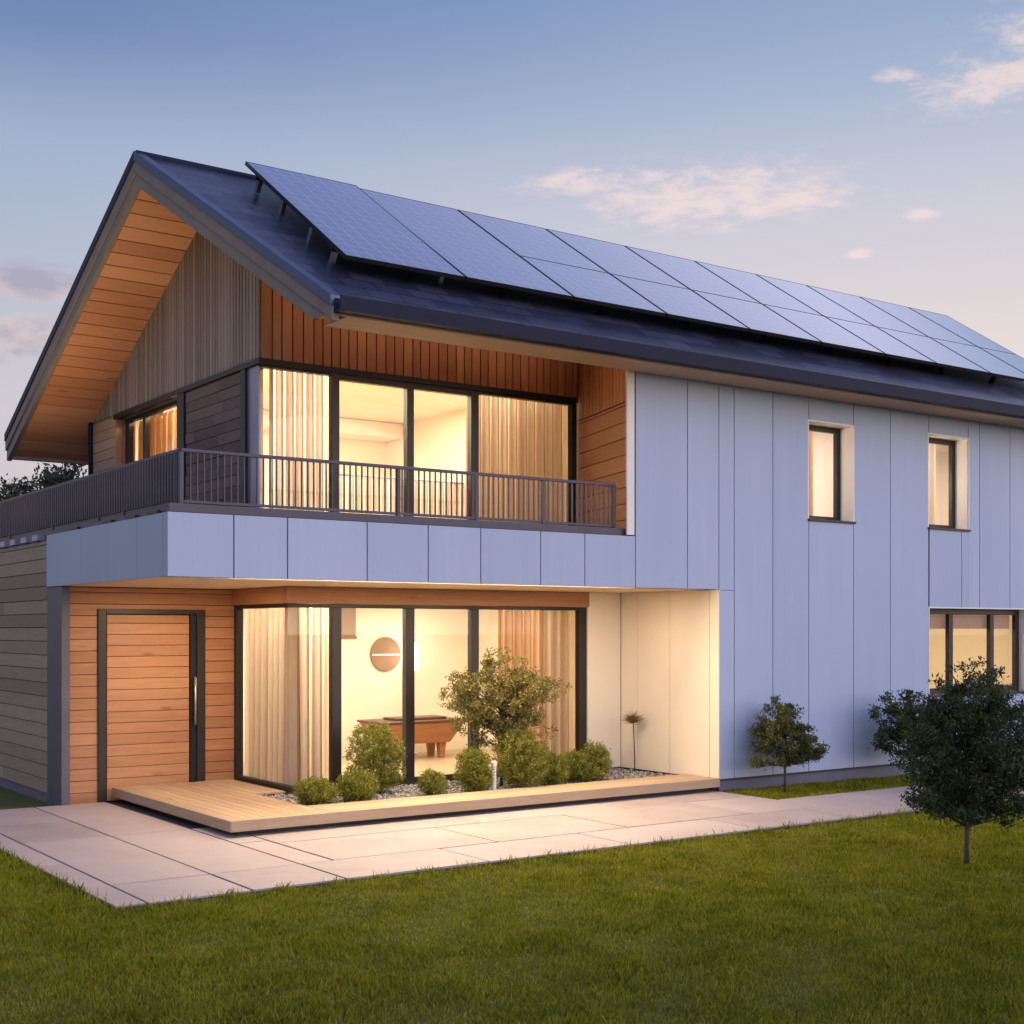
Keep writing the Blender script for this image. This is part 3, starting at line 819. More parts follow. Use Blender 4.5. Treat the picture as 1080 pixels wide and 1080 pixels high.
# ================================================================== plants
def leaves(cl, spread, per, size, aspect=.45, up=.2, r=rng):
    """cl (n,3) clump centres -> folded leaf quads scattered round them"""
    n = len(cl)*per
    c = np.repeat(cl, per, 0)+r.normal(0, 1, (n, 3))*spread
    d = r.normal(0, 1, (n, 3)); d[:, 2] += up; d /= np.linalg.norm(d, axis=1)[:, None]
    s = np.cross(d, r.normal(0, 1, (n, 3))); s /= np.linalg.norm(s, axis=1)[:, None]+1e-9
    nn = np.cross(d, s)
    L = size*r.uniform(.6, 1.35, (n, 1)); W = L*aspect
    p0 = c; p1 = c+d*L*.45+s*W*.5+nn*W*.12; p2 = c+d*L; p3 = c+d*L*.45-s*W*.5+nn*W*.12
    v = np.stack([p0, p1, p2, p3], 1).reshape(-1, 3)
    f = np.arange(n*4).reshape(n, 4)
    return v, f

def blob_points(blobs, n, r, shell=.55):
    """random clump centres in ellipsoids (cx,cy,cz,rx,ry,rz), denser to the outside"""
    w = np.array([b[3]*b[4]*b[5] for b in blobs]); k = r.choice(len(blobs), n, p=w/w.sum())
    d = r.normal(0, 1, (n, 3)); d /= np.linalg.norm(d, axis=1)[:, None]
    rad = r.uniform(shell**3, 1, (n, 1))**(1/3)
    B_ = np.array(blobs)[k]
    return B_[:, :3]+d*rad*B_[:, 3:]

def tree(name, loc, label, cat, blobs, n, per, spread, size, leaf, bark, trunk_h, r0, group=None, limbs=9, seed=1, aspect=.45, trunk_lean=(0, 0), spray=.6, reach=1.12, low=()):
    r = np.random.default_rng(seed)
    o = empty(name, loc, label, cat, group)
    topz = max(b[2] for b in blobs)
    fork = np.array([trunk_lean[0], trunk_lean[1], trunk_h]); H = topz-trunk_h
    mb = MB()
    mb.tube([(0, 0, -.06), (trunk_lean[0]*.4, trunk_lean[1]*.4, trunk_h*.5), tuple(fork), tuple(fork+np.array([.01, .01, H*.6])), tuple(fork+np.array([.03, 0, H*1.05]))],
            [r0*1.15, r0*.9, r0*.8, r0*.45, r0*.12], 9)
    # twigs run from the stem to the crown's skin; foliage sits on their outer part
    tips = blob_points(blobs, limbs, r, .80)
    ctr = np.array([0, 0, trunk_h+H*.45]); tips = ctr+(tips-ctr)*r.uniform(.88, reach, (limbs, 1))
    if len(low): tips = np.concatenate([tips, np.array(low, float)])
    pts = []
    for p in tips:
        t0 = np.clip((p[2]-trunk_h)/max(H, .1)*.75-r.uniform(.05, .35), 0, .95)
        q0 = fork+np.array([0, 0, H*t0]); m_ = q0*.45+p*.55+np.array([0, 0, .05*H*r.uniform(-.4, 1)])
        k_ = r.uniform(.30, .44)
        mb.tube([tuple(q0), tuple(m_), tuple(p)], [r0*k_, r0*k_*.6, r0*.05], 5)
        L_ = np.linalg.norm(p-q0); c_ = max(4, int(n*spray/len(tips)))
        t = r.uniform(.38, 1.04, c_)[:, None]
        line = np.where(t < .5, q0+(m_-q0)*t*2, m_+(p-m_)*(t-.5)*2)
        side = r.normal(0, 1, (c_, 3))*np.array([1, 1, .45])*(.16*L_*(1.15-t))
        pts.append(line+side)
    cl = np.concatenate(pts+[blob_points(blobs, int(n*(1-spray)), r, .3)])
    # thin out in patches so that gaps open through the crown
    f1 = 3.1/spread/20; g_ = np.sin(cl[:, 0]*f1*2.3+seed)*np.sin(cl[:, 1]*f1*1.9+1.7*seed)*np.sin(cl[:, 2]*f1*2.7+.6*seed)
    cl = cl[g_ > -.34]
    v, f = leaves(cl, spread*np.array([1, 1, .6]), per, size, aspect, .2, r)
    cr = npmesh('crown', v, f, leaf, o)
    t = mb.build('trunk', bark, None, 0, True); t.parent = o
    return o

# the lawn tree in front
tree('lawn_tree', (10.47, -5.22, GZ-.01), 'bushy dark green tree on a thin trunk, standing alone on the front lawn', 'tree',
     [(.08, 0, 1.10, .66, .60, .52), (.06, 0, 1.64, .36, .36, .26), (-.48, .05, .98, .30, .3, .20), (.62, 0, 1.15, .44, .42, .32), (.12, .1, .62, .66, .55, .20), (-.28, 0, 1.42, .28, .28, .18), (.78, 0, .72, .30, .28, .18), (-.45, 0, .60, .26, .26, .12), (.5, 0, 1.52, .26, .26, .16)],
     1500, 34, .036, .044, M['leaf_dark'], M['bark'], .36, .026, seed=11, limbs=120, aspect=.34, spray=.75, reach=1.2, low=[(-.72, .1, .66), (.75, -.1, .62), (-.5, -.3, .58), (.55, .3, .56), (-.78, 0, .95), (.98, 0, .95), (.3, -.4, .55), (-.6, .1, 1.25), (1.0, .1, .7)])
tree('small_tree', (13.20, -.42, GZ-.01), 'small round-headed tree beside the blue wall, on its strip of grass', 'tree',
     [(0, 0, .74, .52, .42, .30), (-.05, 0, 1.0, .36, .32, .22), (.42, 0, .55, .30, .26, .15), (-.42, 0, .50, .30, .26, .14)],
     620, 34, .028, .038, M['leaf_olive'], M['bark'], .34, .02, seed=5, limbs=46, spray=.6)
tree('small_tree', (15.62, -.62, GZ-.01), 'dark shrubby tree half hidden behind the lawn tree by the wall', 'tree',
     [(-.25, 0, 1.0, .50, .40, .32), (.2, 0, .8, .55, .45, .36), (-.3, 0, .6, .4, .35, .2)],
     520, 34, .034, .044, M['leaf_dark'], M['bark'], .34, .022, seed=6, limbs=40, spray=.6)
tree('bed_tree', (9.66, 1.10, .0), 'loose olive-leaved tree in the pebble bed before the window', 'tree',
     [(0, 0, 1.12, .62, .5, .45), (.1, 0, 1.55, .36, .32, .26), (-.52, 0, 1.20, .38, .3, .28), (.62, 0, 1.25, .34, .3, .22), (-.35, 0, .85, .36, .3, .24), (.4, 0, .8, .4, .34, .22)],
     980, 28, .034, .042, M['leaf_warm'], M['bark'], .50, .024, seed=9, limbs=60, spray=.7, reach=1.15, trunk_lean=(.05, 0))
# bushes of the bed
def bush(loc, rx_, rz_, label, seed, blobs=None, n=None):
    r = np.random.default_rng(seed)
    o = empty('bush', loc, label, 'bush', 'bushes in the pebble bed')
    blobs = blobs or [(0, 0, rz_*.52, rx_, rx_*.85, rz_*.5), (rx_*.12, 0, rz_*.3, rx_*.9, rx_*.8, rz_*.3), (-rx_*.15, 0, rz_*.75, rx_*.7, rx_*.6, rz_*.28)]
    n = n or int(560*rx_/.3)
    cl = blob_points(blobs, n, r, .45); cl[:, 2] = np.maximum(cl[:, 2], .03)
    v, f = leaves(cl, .018, 26, .028, .42, .5, r)
    v[:, 2] = np.maximum(v[:, 2], .0)
    npmesh('foliage', v, f, M['leaf_bush'], o)
    mb = MB()
    for k in range(5):
        a = k*1.26; mb.tube([(0, 0, -.02), (math.cos(a)*rx_*.3, math.sin(a)*rx_*.3, rz_*.35), (math.cos(a)*rx_*.6, math.sin(a)*rx_*.5, rz_*.7)], [.012, .009, .003], 6)
    s = mb.build('stem', M['bark']); s.parent = o
    return o
bush((8.01, 1.40, .015), .37, .86, 'tall rounded green bush, largest at the left of the bed', 21)
bush((6.93, .86, .015), .24, .28, 'low spreading bush at the left corner of the pebble bed', 22)
bush((7.46, .86, .015), .25, .34, 'knee-high round bush in front of the tall one', 23)
bush((8.46, .80, .015), .17, .29, 'smallest bush, alone on bare pebbles in mid bed', 24)
bush((9.06, .82, .015), .25, .52, 'upright oval bush left of the white post', 25)
bush((9.76, .82, .015), .37, .74, 'big dome-shaped bush directly right of the white post', 26)
bush((10.28, .90, .015), .26, .40, 'low bush tucked against the right of the dome-shaped bush', 27)
bush((10.93, 1.0, .015), .40, .48, 'wide two-humped bush nearest the cream wall', 28,
     [(-.16, 0, .2, .24, .22, .20), (.17, 0, .25, .23, .22, .24), (0, 0, .14, .36, .26, .14)], 800)
o = empty('garden_post', (9.33, .78, .0), 'short white post between two bushes in the pebble bed', 'post')
q = MB().cyl((0, 0, 0), .034, .36, 16).build('post_shaft', M['whitepost'], None, .004); q.parent = o
q = MB().cyl((0, 0, .36), .040, .022, 16, .030).build('post_cap', M['whitepost'], None, .003); q.parent = o
# topiary stalk by the cream wall
o = empty('tufted_plant', (12.20, 1.50, .0), 'single thin-stemmed plant with a spiky straw-coloured head against the cream wall', 'plant')
mb = MB(); mb.tube([(0.03, 0, -.02), (.02, 0, .35), (0, 0, .72)], [.010, .008, .007], 7);
q = mb.build('stem', M['bark']); q.parent = o
r = np.random.default_rng(3); n = 420
d = r.normal(0, 1, (n, 3)); d[:, 2] = np.abs(d[:, 2])*.55-.18; d /= np.linalg.norm(d, axis=1)[:, None]
s = np.cross(d, r.normal(0, 1, (n, 3))); s /= np.linalg.norm(s, axis=1)[:, None]
Ls = r.uniform(.10, .21, (n, 1)); c0 = np.array([0, 0, .74])+r.normal(0, .02, (n, 3))
v = np.stack([c0-s*.004, c0+s*.004, c0+d*Ls], 1).reshape(-1, 3)
npmesh('foliage', v, np.arange(n*3).reshape(n, 3), M['tuft'], o)
# far tree behind the house on the left
tree('far_tree', (11.35, 26.0, GZ), 'dark broad tree far behind the house, under the left eaves', 'tree',
     [(0, 0, 4.9, 1.7, 1.7, 1.5), (-1.4, 0, 4.6, 1.5, 1.5, 1.4), (1.2, 0, 4.4, 1.2, 1.3, 1.1), (-.1, .2, 6.1, 1.2, 1.2, .8), (.3, 0, 3.4, 1.8, 1.6, 1.0)],
     1900, 26, .13, .15, M['leaf_far'], M['bark'], 2.4, .16, seed=14, limbs=60, spray=.6)

# ================================================================== grass
def inframe(x, y):
    th = R(35.28); S, C = math.sin(th), math.cos(th)
    yy = y+12.8; fw = x*S+yy*C; rt = x*C-yy*S
    return (fw > 4.0) & (np.abs(rt) < fw*.55+3.0)
def grass(n, y0, y1, x0, x1, hgt, wid, seed, keep):
    r = np.random.default_rng(seed)
    x = r.uniform(x0, x1, n); y = r.uniform(y0, y1, n)
    k = inframe(x, y) & keep(x, y); x, y = x[k], y[k]; n = len(x)
    dist = np.hypot(x, y+12.8)
    k = r.uniform(0, 1, n) < np.clip(9.0/dist, .30, 1)**1.3; x, y, dist = x[k], y[k], dist[k]; n = len(x)
    a = r.uniform(0, 6.28, n); lean = r.uniform(.1, .9, n); b = r.uniform(0, 6.28, n)
    clump = .85+.35*np.sin(x*3.1+np.sin(y*2.3)*2)*np.sin(y*2.7+np.sin(x*1.7)*2)
    h = hgt*r.uniform(.55, 1.35, n)*np.clip(clump, .55, 1.4); w = wid*np.clip(dist/8, 1, 2.2)
    base = np.stack([x, y, np.full(n, GZ-.014)], 1)
    sd = np.stack([np.cos(a)*w, np.sin(a)*w, np.zeros(n)], 1)
    tip = base+np.stack([np.cos(b)*h*lean, np.sin(b)*h*lean, h], 1)
    mid = base+np.stack([np.cos(b)*h*lean*.3, np.sin(b)*h*lean*.3, h*.6], 1)
    v = np.stack([base-sd, base+sd, mid+sd*.75, tip, mid-sd*.75], 1).reshape(-1, 3)
    return v, np.arange(n*5).reshape(n, 5)
def keep_front(x, y):
    patio = (x > 3.42) & (x < 13.2) & (y > -2.71); path = (x >= 13.2) & (y > -2.68)
    return ~(patio | path)
v1, f1 = grass(1000000, -9.8, -2.60, -3.0, 26, .040, .0033, 31, keep_front)
v2, f2 = grass(270000, -2.60, 5.2, -3.0, 3.42, .040, .0033, 32, lambda x, y: x < 3.415)
v3, f3 = grass(80000, -1.10, -.0, 12.40, 24, .045, .0036, 33, lambda x, y: (y < -.0) & (x-12.36 > (-(y+.02))*.0+.0) & ((y > -1.08)))
# taller stray blades along the paving edges
r = np.random.default_rng(40)
def edge_grass(px, py, n, seed, h=.10):
    rr = np.random.default_rng(seed); t = rr.uniform(0, 1, n)
    t = np.floor(t*26)/26+rr.normal(0, .006, n)
    x = px[0]+(px[1]-px[0])*t+rr.normal(0, .035, n); y = py[0]+(py[1]-py[0])*t+rr.normal(0, .035, n)
    a = rr.uniform(0, 6.28, n); b = rr.uniform(0, 6.28, n); hh = h*rr.uniform(.4, 1.25, n); l = rr.uniform(.1, .6, n); w = .004
    base = np.stack([x, y, np.full(n, GZ-.014)], 1); sd = np.stack([np.cos(a)*w, np.sin(a)*w, np.zeros(n)], 1)
    tip = base+np.stack([np.cos(b)*hh*l, np.sin(b)*hh*l, hh], 1); mid = base+np.stack([np.cos(b)*hh*l*.3, np.sin(b)*hh*l*.3, hh*.6], 1)
    v = np.stack([base-sd, base+sd, mid+sd*.75, tip, mid-sd*.75], 1).reshape(-1, 3)
    return v, np.arange(n*5).reshape(n, 5)
e1 = edge_grass((3.40, 3.40), (-2.7, 2.0), 420, 41); e2 = edge_grass((3.42, 15.5), (-2.74, -2.72), 900, 42, .09); e3 = edge_grass((12.4, 20), (-1.09, -1.09), 300, 43, .08)
vs, fs, off = [], [], 0
for v, f in ((v1, f1), (v2, f2), (v3, f3), e1, e2, e3):
    vs.append(v); fs.append(f+off); off += len(v)
tag(npmesh('grass', np.concatenate(vs), np.concatenate(fs), M['grass']), 'short mown grass blades covering the lawn', 'grass', kind='stuff')

# ================================================================== interior furnishings
def curtain(name, pts, z0, z1, pitch, amp, m, label, group=None):
    """a pleated cloth hung along a polyline"""
    P = [Vector((p[0], p[1], 0)) for p in pts]
    seg = [(b-a).length for a, b in zip(P, P[1:])]; T = sum(seg)
    # pleats: a meander (its heading swings past a right angle, so layers overlap)
    per = 28; om = 1.0+amp*17; hx = [0.0]; hy = [0.0]
    for j in range(per*4):
        th_ = om*math.sin(2*math.pi*(j+.5)/(per*4)); hx.append(hx[-1]+math.cos(th_)); hy.append(hy[-1]+math.sin(th_))
    kx = pitch/hx[-1]; mid_ = (max(hy)+min(hy))/2
    npl = max(1, round(T/pitch)); n = npl*per; pos = []
    rr = random.Random(len(pts)*31+int(T*100))
    amps = [rr.uniform(.72, 1.12) for _ in range(npl+1)]
    for i in range(n+1):
        q, j = divmod(i, per)
        if q == npl: q, j = npl-1, per
        s0 = (q+hx[j*4]/hx[-1])*T/npl
        f_ = amps[q]*(1-j/per)+amps[q+1]*j/per
        w = (hy[j*4]-mid_)*kx*f_
        s1 = min(max(s0, 0), T); k = 0
        while k < len(seg)-1 and s1 > seg[k]: s1 -= seg[k]; k += 1
        d = (P[k+1]-P[k]).normalized(); nrm = Vector((-d.y, d.x, 0))
        pos.append((P[k]+d*s1, nrm, w, d, 0.0))
    rows = [z1, z1-.12, (z0+z1)/2, z0]; fac = [.75, .95, 1.0, 1.12]
    mb = MB(); vs = []
    for zz, ff in zip(rows, fac):
        for p, nr, w, d, sh in pos:
            q = p+nr*(w*ff)+d*sh*ff; vs.append((q.x, q.y, zz))
    N = n+1
    mb.add(vs, [(r_*N+i, r_*N+i+1, (r_+1)*N+i+1, (r_+1)*N+i) for r_ in range(3) for i in range(n)])
    o = empty(name, (P[0].x, P[0].y, z0), label, 'curtain', group)
    q = mb.build('cloth', m, o, 0, True)
    q.data.materials.append(M['stripe'] if m == M['curtain'] else M['amber_stripe'])     # darker pleat halves: fold shading put into the cloth colour
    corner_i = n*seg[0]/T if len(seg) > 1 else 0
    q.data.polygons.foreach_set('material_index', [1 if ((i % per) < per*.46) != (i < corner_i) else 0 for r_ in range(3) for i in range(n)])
    hb = MB(); hb.tube([(p.x, p.y, z1+.012) for p in P], [.014]*len(P), 8); hb.build('curtain_rail', M['white'], o, 0, True)
    return o
CG = 'curtains behind the front glazing'
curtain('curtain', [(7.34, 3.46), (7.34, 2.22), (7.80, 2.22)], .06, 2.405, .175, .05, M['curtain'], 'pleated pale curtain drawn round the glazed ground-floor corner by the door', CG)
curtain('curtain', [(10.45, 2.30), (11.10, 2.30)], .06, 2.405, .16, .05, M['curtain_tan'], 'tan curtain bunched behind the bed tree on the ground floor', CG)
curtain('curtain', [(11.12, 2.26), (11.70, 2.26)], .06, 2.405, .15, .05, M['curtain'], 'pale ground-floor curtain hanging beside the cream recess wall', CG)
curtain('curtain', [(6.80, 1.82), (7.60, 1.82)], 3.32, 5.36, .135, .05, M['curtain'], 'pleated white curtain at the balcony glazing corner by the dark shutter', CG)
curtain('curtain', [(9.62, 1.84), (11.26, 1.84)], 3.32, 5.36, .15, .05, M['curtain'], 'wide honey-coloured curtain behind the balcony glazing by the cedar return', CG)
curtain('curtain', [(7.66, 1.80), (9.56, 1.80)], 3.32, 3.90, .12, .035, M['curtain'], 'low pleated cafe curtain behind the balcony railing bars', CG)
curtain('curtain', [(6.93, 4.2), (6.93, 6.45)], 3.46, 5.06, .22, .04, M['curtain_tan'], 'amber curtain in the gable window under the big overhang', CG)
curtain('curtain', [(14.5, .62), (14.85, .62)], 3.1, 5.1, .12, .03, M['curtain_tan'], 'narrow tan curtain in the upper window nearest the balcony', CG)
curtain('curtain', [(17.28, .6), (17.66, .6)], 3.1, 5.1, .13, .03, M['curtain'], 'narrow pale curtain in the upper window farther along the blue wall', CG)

o = empty('roller_blind', (17.96, .22, 2.24), 'brown roller blind drawn a little way down the wide ground-floor window', 'blind')
q = B(16.80, 19.08, .215, .222, 2.02, 2.23).build('blind_cloth', M['blind'], o); q = MB().cyl((16.80, .24, 2.26), .03, 2.28, 14, axis='x').build('blind_roller', M['white'], o)
o = empty('wooden_table', (10.56, 4.75, .04), 'low carved wooden table with a dark top in the living room', 'table')
x0, x1, y0, y1 = 9.80, 11.30, 4.35, 5.15
mb = MB(); mb.hexa([(x0+.22, y0+.15, .28), (x1-.22, y0+.15, .28), (x1-.22, y1-.15, .28), (x0+.22, y1-.15, .28), (x0+.02, y0+.02, .60), (x1-.02, y0+.02, .60), (x1-.02, y1-.02, .60), (x0+.02, y1-.02, .60)])
mb.build('table_body', M['tablewood'], o, .015)
B(x0, x1, y0, y1, .602, .635).build('table_top', M['tabletop'], o, .01)
B(x0+.35, x1-.25, y0+.2, y1-.2, .637, .675).build('tray', M['tabletop'], o, .01)
for a in (x0+.26, x1-.38):
    for b in (y0+.2, y1-.3): MB().hexa([(a+.02, b+.02, .041), (a+.10, b+.02, .041), (a+.10, b+.1, .041), (a+.02, b+.1, .041), (a, b, .285), (a+.12, b, .285), (a+.12, b+.12, .285), (a, b+.12, .285)]).build('leg', M['tablewood'], o, .005)
o = empty('wall_disc', (10.55, 5.57, 1.62), 'round brown wall ornament with a pale slit, hung above the table', 'wall ornament')
MB().cyl((10.55, 5.555, 1.62), .27, .035, 40, axis='y').build('disc', M['brownwall'], o, .006)
B(10.30, 10.80, 5.545, 5.554, 1.60, 1.622).build('slit', M['white'], o)
o = empty('wall_board', (9.78, 5.57, 2.1), 'square brown board high on the living room wall', 'wall board')
B(9.56, 10.01, 5.55, 5.595, 1.90, 2.40).build('board', M['brownwall'], o, .005); B(9.53, 10.04, 5.56, 5.597, 1.87, 1.897).build('ledge', M['brownwall'], o, .003)
o = empty('floor_lamp', (10.86, 5.05, .04), 'slim white floor lamp with a cylinder shade behind the table', 'floor lamp')
MB().cyl((10.86, 5.32, 1.36), .13, .44, 28).build('lamp_shade', M['lamp'], o, 0, True)
MB().tube([(10.86, 5.32, .05), (10.86, 5.32, 1.36)], [.012, .012], 8).build('stand', M['white'], o); MB().cyl((10.86, 5.32, .041), .13, .02, 24).build('base', M['white'], o)
o = empty('picture', (18.75, 3.15, 1.6), 'dark mottled panel seen through the wide ground-floor window', 'picture')
B(18.3, 18.9, 3.16, 3.195, 1.0, 2.1).build('canvas', M['leaf_olive'], o, .004); B(18.27, 18.3, 3.15, 3.197, .97, 2.13).build('picture_frame', M['brownwall'], o)

# ================================================================== lamps in the house, with added fill lights
def area(loc, sx, sy, w, c=(1, .74, .45), rot=(0, 0, 0), shape='RECTANGLE', spread=math.pi):
    l = bpy.data.lights.new('ceiling_lamp', 'AREA'); l.shape = shape; l.size = sx
    if shape in ('RECTANGLE', 'ELLIPSE'): l.size_y = sy
    l.energy = w; l.color = c; l.spread = spread
    o = bpy.data.objects.new('ceiling_lamp', l); col.objects.link(o); o.location = loc; o.rotation_euler = rot
    return o
K = .62
WARM = (1, .73, .45)
area((9.7, 3.8, 2.42), 3.6, 2.4, 105*K, (1, .86, .64))                      # living room
area((7.85, 2.95, 2.42), .8, 1.2, 75*K, (1, .86, .64)); area((10.9, 2.75, 2.42), 1.2, .4, 22*K, (1, .86, .64))
area((8.7, 3.6, 5.38), 3.6, 3.0, 210*K, (1, .86, .64)); area((9.0, 2.1, 5.40), 4.2, .25, 60*K, (1, .86, .64)); area((7.5, 4.7, 5.40), .5, .8, 95*K, (1, .82, .58))                      # bedroom
area((14.6, 1.8, 5.18), 1.6, 1.6, 45*K, (1, .80, .66)); area((18.2, 1.8, 5.18), 2.0, 1.6, 60*K, (1, .82, .62))
area((17.6, 1.9, 2.56), 3.0, 1.6, 100*K, (1, .78, .5))
lc = area((8.35, .20, ZS+.075), 5.2, .04, 290*K, WARM, (R(-66), 0, 0))      # added fill strip for patio and lawn, hidden behind the fascia
for x in (13.5, 16.45):                                                # added fill lights that brighten the upper window reveals
    l = bpy.data.lights.new('wall_lamp', 'POINT'); l.energy = 26*K; l.color = (1, .84, .68); l.shadow_soft_size = .09
    o = bpy.data.objects.new('wall_lamp', l); col.objects.link(o); o.location = (x, .75, 4.3)
# recessed spotlights in the canopy soffit
spots = [(5.5, .5, 12), (6.0, 2.3, 30), (7.0, .6, 24), (8.5, .6, 24), (10.0, .6, 24), (11.3, .7, 14)]
for x, y, w_ in spots:
    area((x, y, ZS-.014), .12, .12, w_*K, WARM, (0, 0, 0), 'DISK')
    part('spotlight', MB().cyl((x, y, ZS-.0125), .085, .006, 24), M['white'])
def strip(p0, p1, aim, w, name, spr=150):
    p0, p1 = Vector(p0), Vector(p1); d = (p1-p0); c_ = (p0+p1)/2
    z = -Vector(aim).normalized(); x = d.normalized(); y = z.cross(x).normalized(); x = y.cross(z)
    o = area(c_, d.length, .03, w, (1, .70, .42), spread=R(spr))
    o.matrix_world = Matrix.Translation(c_) @ Matrix((x, y, z)).transposed().to_4x4()
    mb = MB(); e = Vector(aim).normalized()*.012
    mb.tube([p0-e, p1-e], [.009, .009], 8); part(name, mb, M['black'])
strip((6.9, .03, 5.335), (10.7, .03, 5.335), (0, .75, .66), 9*K, 'light_strip', 100)  # added to brighten the cedar slats, out of view above the eaves board
strip((5.20, .9, 3.27), (5.20, 7.0, 3.27), (.06, 0, 1), 27*K, 'light_strip', 96)  # added uplight for the gable soffit, out of view behind the railing

# ================================================================== sky and sun
SUN_AZ = (.45, -.89)          # direction towards the set sun: behind the camera, to the right
SUN_EL = R(1.5)
wd = bpy.data.worlds.new('World'); scene.world = wd; wd.use_nodes = True
t = NT(wd.node_tree); t.n.clear()
out = t.new('ShaderNodeOutputWorld'); bg = t.new('ShaderNodeBackground'); t.l.new(bg.outputs[0], out.inputs[0])
sky = t.new('ShaderNodeTexSky', sky_type='NISHITA'); sky.sun_disc = False
sky.sun_elevation = SUN_EL; sky.sun_rotation = math.atan2(SUN_AZ[0], SUN_AZ[1]); sky.air_density = 1.2; sky.dust_density = .6; sky.ozone_density = 2.0
dirv = t.new('ShaderNodeTexCoord').outputs['Generated']
sp = t.new('ShaderNodeSeparateXYZ'); t.l.new(dirv, sp.inputs[0])
el = sp.outputs[2]
EXPO = 1.0
S10 = 10.0/2**EXPO
def rad(r, g, b, k=1.0): c = lin(r, g, b); return (c[0]*S10*k, c[1]*S10*k, c[2]*S10*k, 1)
# pale dusk gradient by elevation
cool = t.ramp(el, [(0.0, rad(216, 200, 200)), (.16, rad(208, 204, 213)), (.26, rad(177, 189, 210)), (.33, rad(158, 178, 208)), (.395, rad(104, 133, 184)), (.43, rad(82, 122, 178)), (.75, rad(104, 128, 190)), (1.0, rad(104, 128, 190))])
warm = t.ramp(el, [(0.0, rad(255, 226, 200)), (.19, rad(238, 226, 222)), (.23, rad(227, 219, 221)), (.30, rad(206, 207, 222)), (.365, rad(170, 187, 214)), (.40, rad(154, 175, 209)), (.43, rad(140, 165, 205)), (.50, rad(205, 208, 232, 1.5)), (.60, rad(180, 190, 226, 1.2)), (.80, rad(104, 128, 190)), (1.0, rad(104, 128, 190))])
side = t.vdot(dirv, (.84, -.10, 0.0))
fs_ = t.new('ShaderNodeMapRange'); fs_.inputs['From Min'].default_value = .02; fs_.inputs['From Max'].default_value = .60; fs_.interpolation_type = 'SMOOTHSTEP'
t.l.new(side, fs_.inputs[0])
grad = t.mix(fs_.outputs[0], cool, warm)
c = t.mix(.95, sky.outputs[0], grad)
# afterglow of the sun that has just set behind the camera
gd = t.vdot(dirv, (SUN_AZ[0], SUN_AZ[1], 0.0))
gm = t.new('ShaderNodeMapRange'); gm.interpolation_type = 'SMOOTHSTEP'; gm.inputs['From Min'].default_value = -.12; gm.inputs['From Max'].default_value = .95
t.l.new(gd, gm.inputs[0])
ge = t.ramp(el, [(0.0, (.80, .62, .54, 1)), (.20, (.80, .69, .72, 1)), (.45, (.66, .67, .93, 1)), (.9, (.26, .29, .46, 1))])
gs = t.new('ShaderNodeVectorMath', operation='SCALE'); t.l.new(ge, gs.inputs[0]); t.l.new(t.math('MULTIPLY', gm.outputs[0], 1.9*S10), gs.inputs['Scale'])
c = t.mix(1.0, c, gs.outputs[0], 'ADD')
# clouds: noise gated by soft windows in the sky
def window_mask(d, a, b, wob=.5):
    d = Vector(d).normalized(); rgt = Vector((d.y, -d.x, 0)).normalized(); up = rgt.cross(d)
    u = t.math('DIVIDE', t.vdot(dirv, rgt), a); v = t.math('DIVIDE', t.vdot(dirv, up), b)
    f = t.vdot(dirv, d)
    q = t.math('ADD', t.math('MULTIPLY', u, u), t.math('MULTIPLY', v, v))
    e = t.math('POWER', 2.718, t.math('MULTIPLY', q, -1.0))
    return t.math('MULTIPLY', e, t.math('GREATER_THAN', f, 0.0))
def cloud(vec, n, masks, lo, hi):
    m = masks[0]
    for k in masks[1:]: m = t.math('MAXIMUM', m, k)
    q = t.math('ADD', n, t.math('MULTIPLY', m, .36))
    r_ = t.new('ShaderNodeMapRange'); r_.interpolation_type = 'SMOOTHSTEP'
    r_.inputs['From Min'].default_value = lo; r_.inputs['From Max'].default_value = hi
    t.l.new(q, r_.inputs[0])
    return t.math('MULTIPLY', r_.outputs[0], t.math('MULTIPLY', m, 1.6, True))
st = t.scale(dirv, (1.0, 1.0, 3.2))
n1 = t.noise(st, 34, 9, .66, .3)
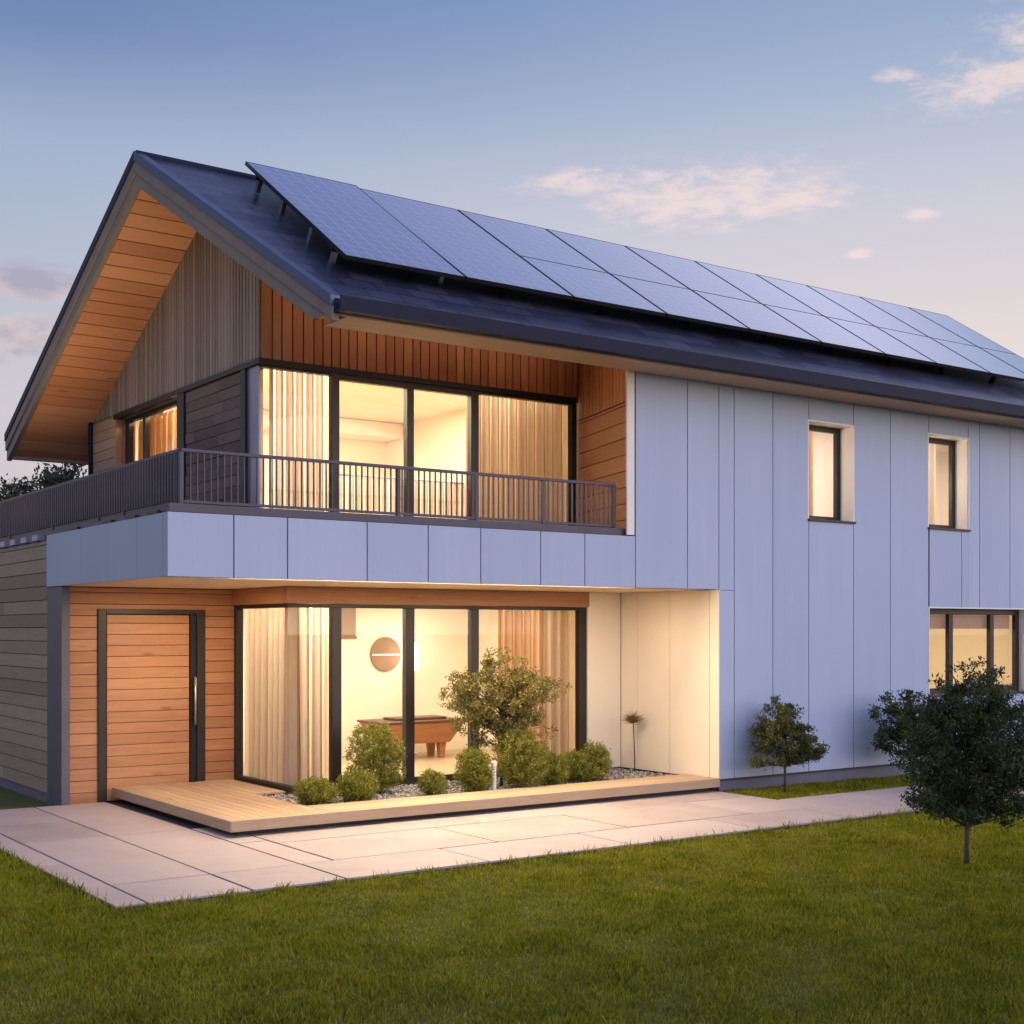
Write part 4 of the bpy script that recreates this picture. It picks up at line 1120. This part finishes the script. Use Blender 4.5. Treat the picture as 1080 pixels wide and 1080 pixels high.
m1 = cloud(st, n1, [window_mask((.653, .691, .306), .095, .026), window_mask((.607, .730, .318), .07, .011), window_mask((.70, .64, .300), .05, .012), window_mask((.77, .53, .362), .062, .020), window_mask((.727, .578, .371), .022, .005), window_mask((.762, .59, .286), .014, .005), window_mask((.735, .62, .262), .010, .004), window_mask((.80, .49, .39), .06, .03)], .57, .93)
n2 = t.noise(t.scale(dirv, (1, 1, 2.2)), 17, 8, .6, .3)
m2 = cloud(st, n2, [window_mask((.262, .94, .236), .05, .014), window_mask((.245, .945, .205), .07, .020)], .56, .86)
veil = t.math('MULTIPLY', t.noise(t.scale(dirv, (1, 1, 2.6)), 4.0, 6, .6, .4), .14)
c = t.mix(t.math('MULTIPLY', veil, .8), c, rad(226, 210, 214))
c = t.mix(t.math('MULTIPLY', m1, .70), c, rad(250, 226, 220))
c = t.mix(t.math('MULTIPLY', m2, .75), c, t.ramp(n2, [(.40, rad(226, 204, 200)), (.62, rad(168, 162, 182))]))
t.l.new(c, bg.inputs['Color']); bg.inputs['Strength'].default_value = .1

sl = bpy.data.lights.new('sun', 'SUN'); sl.energy = .12; sl.angle = R(15); sl.color = (1, .78, .58)
so = bpy.data.objects.new('sun', sl); col.objects.link(so)
dv = Vector((SUN_AZ[0]*math.cos(SUN_EL), SUN_AZ[1]*math.cos(SUN_EL), math.sin(SUN_EL)))
so.rotation_euler = dv.to_track_quat('Z', 'Y').to_euler()

# ================================================================== camera
cam = bpy.data.cameras.new('camera'); co_ = bpy.data.objects.new('camera', cam); col.objects.link(co_)
co_.location = (0, -12.8, 2.0); co_.rotation_euler = (R(90), 0, R(-35.28))
cam.sensor_width = 36; cam.lens = 1408*36/1080; cam.shift_y = 124.5/1080; cam.clip_end = 3000
scene.camera = co_
scene.view_settings.view_transform = 'Standard'; scene.view_settings.look = 'None'
scene.view_settings.exposure = EXPO; scene.view_settings.gamma = 1.0
cy = scene.cycles
cy.use_denoising = True; cy.max_bounces = 10; cy.diffuse_bounces = 5; cy.glossy_bounces = 4; cy.transparent_max_bounces = 16; cy.transmission_bounces = 6
cy.sample_clamp_indirect = 6.0
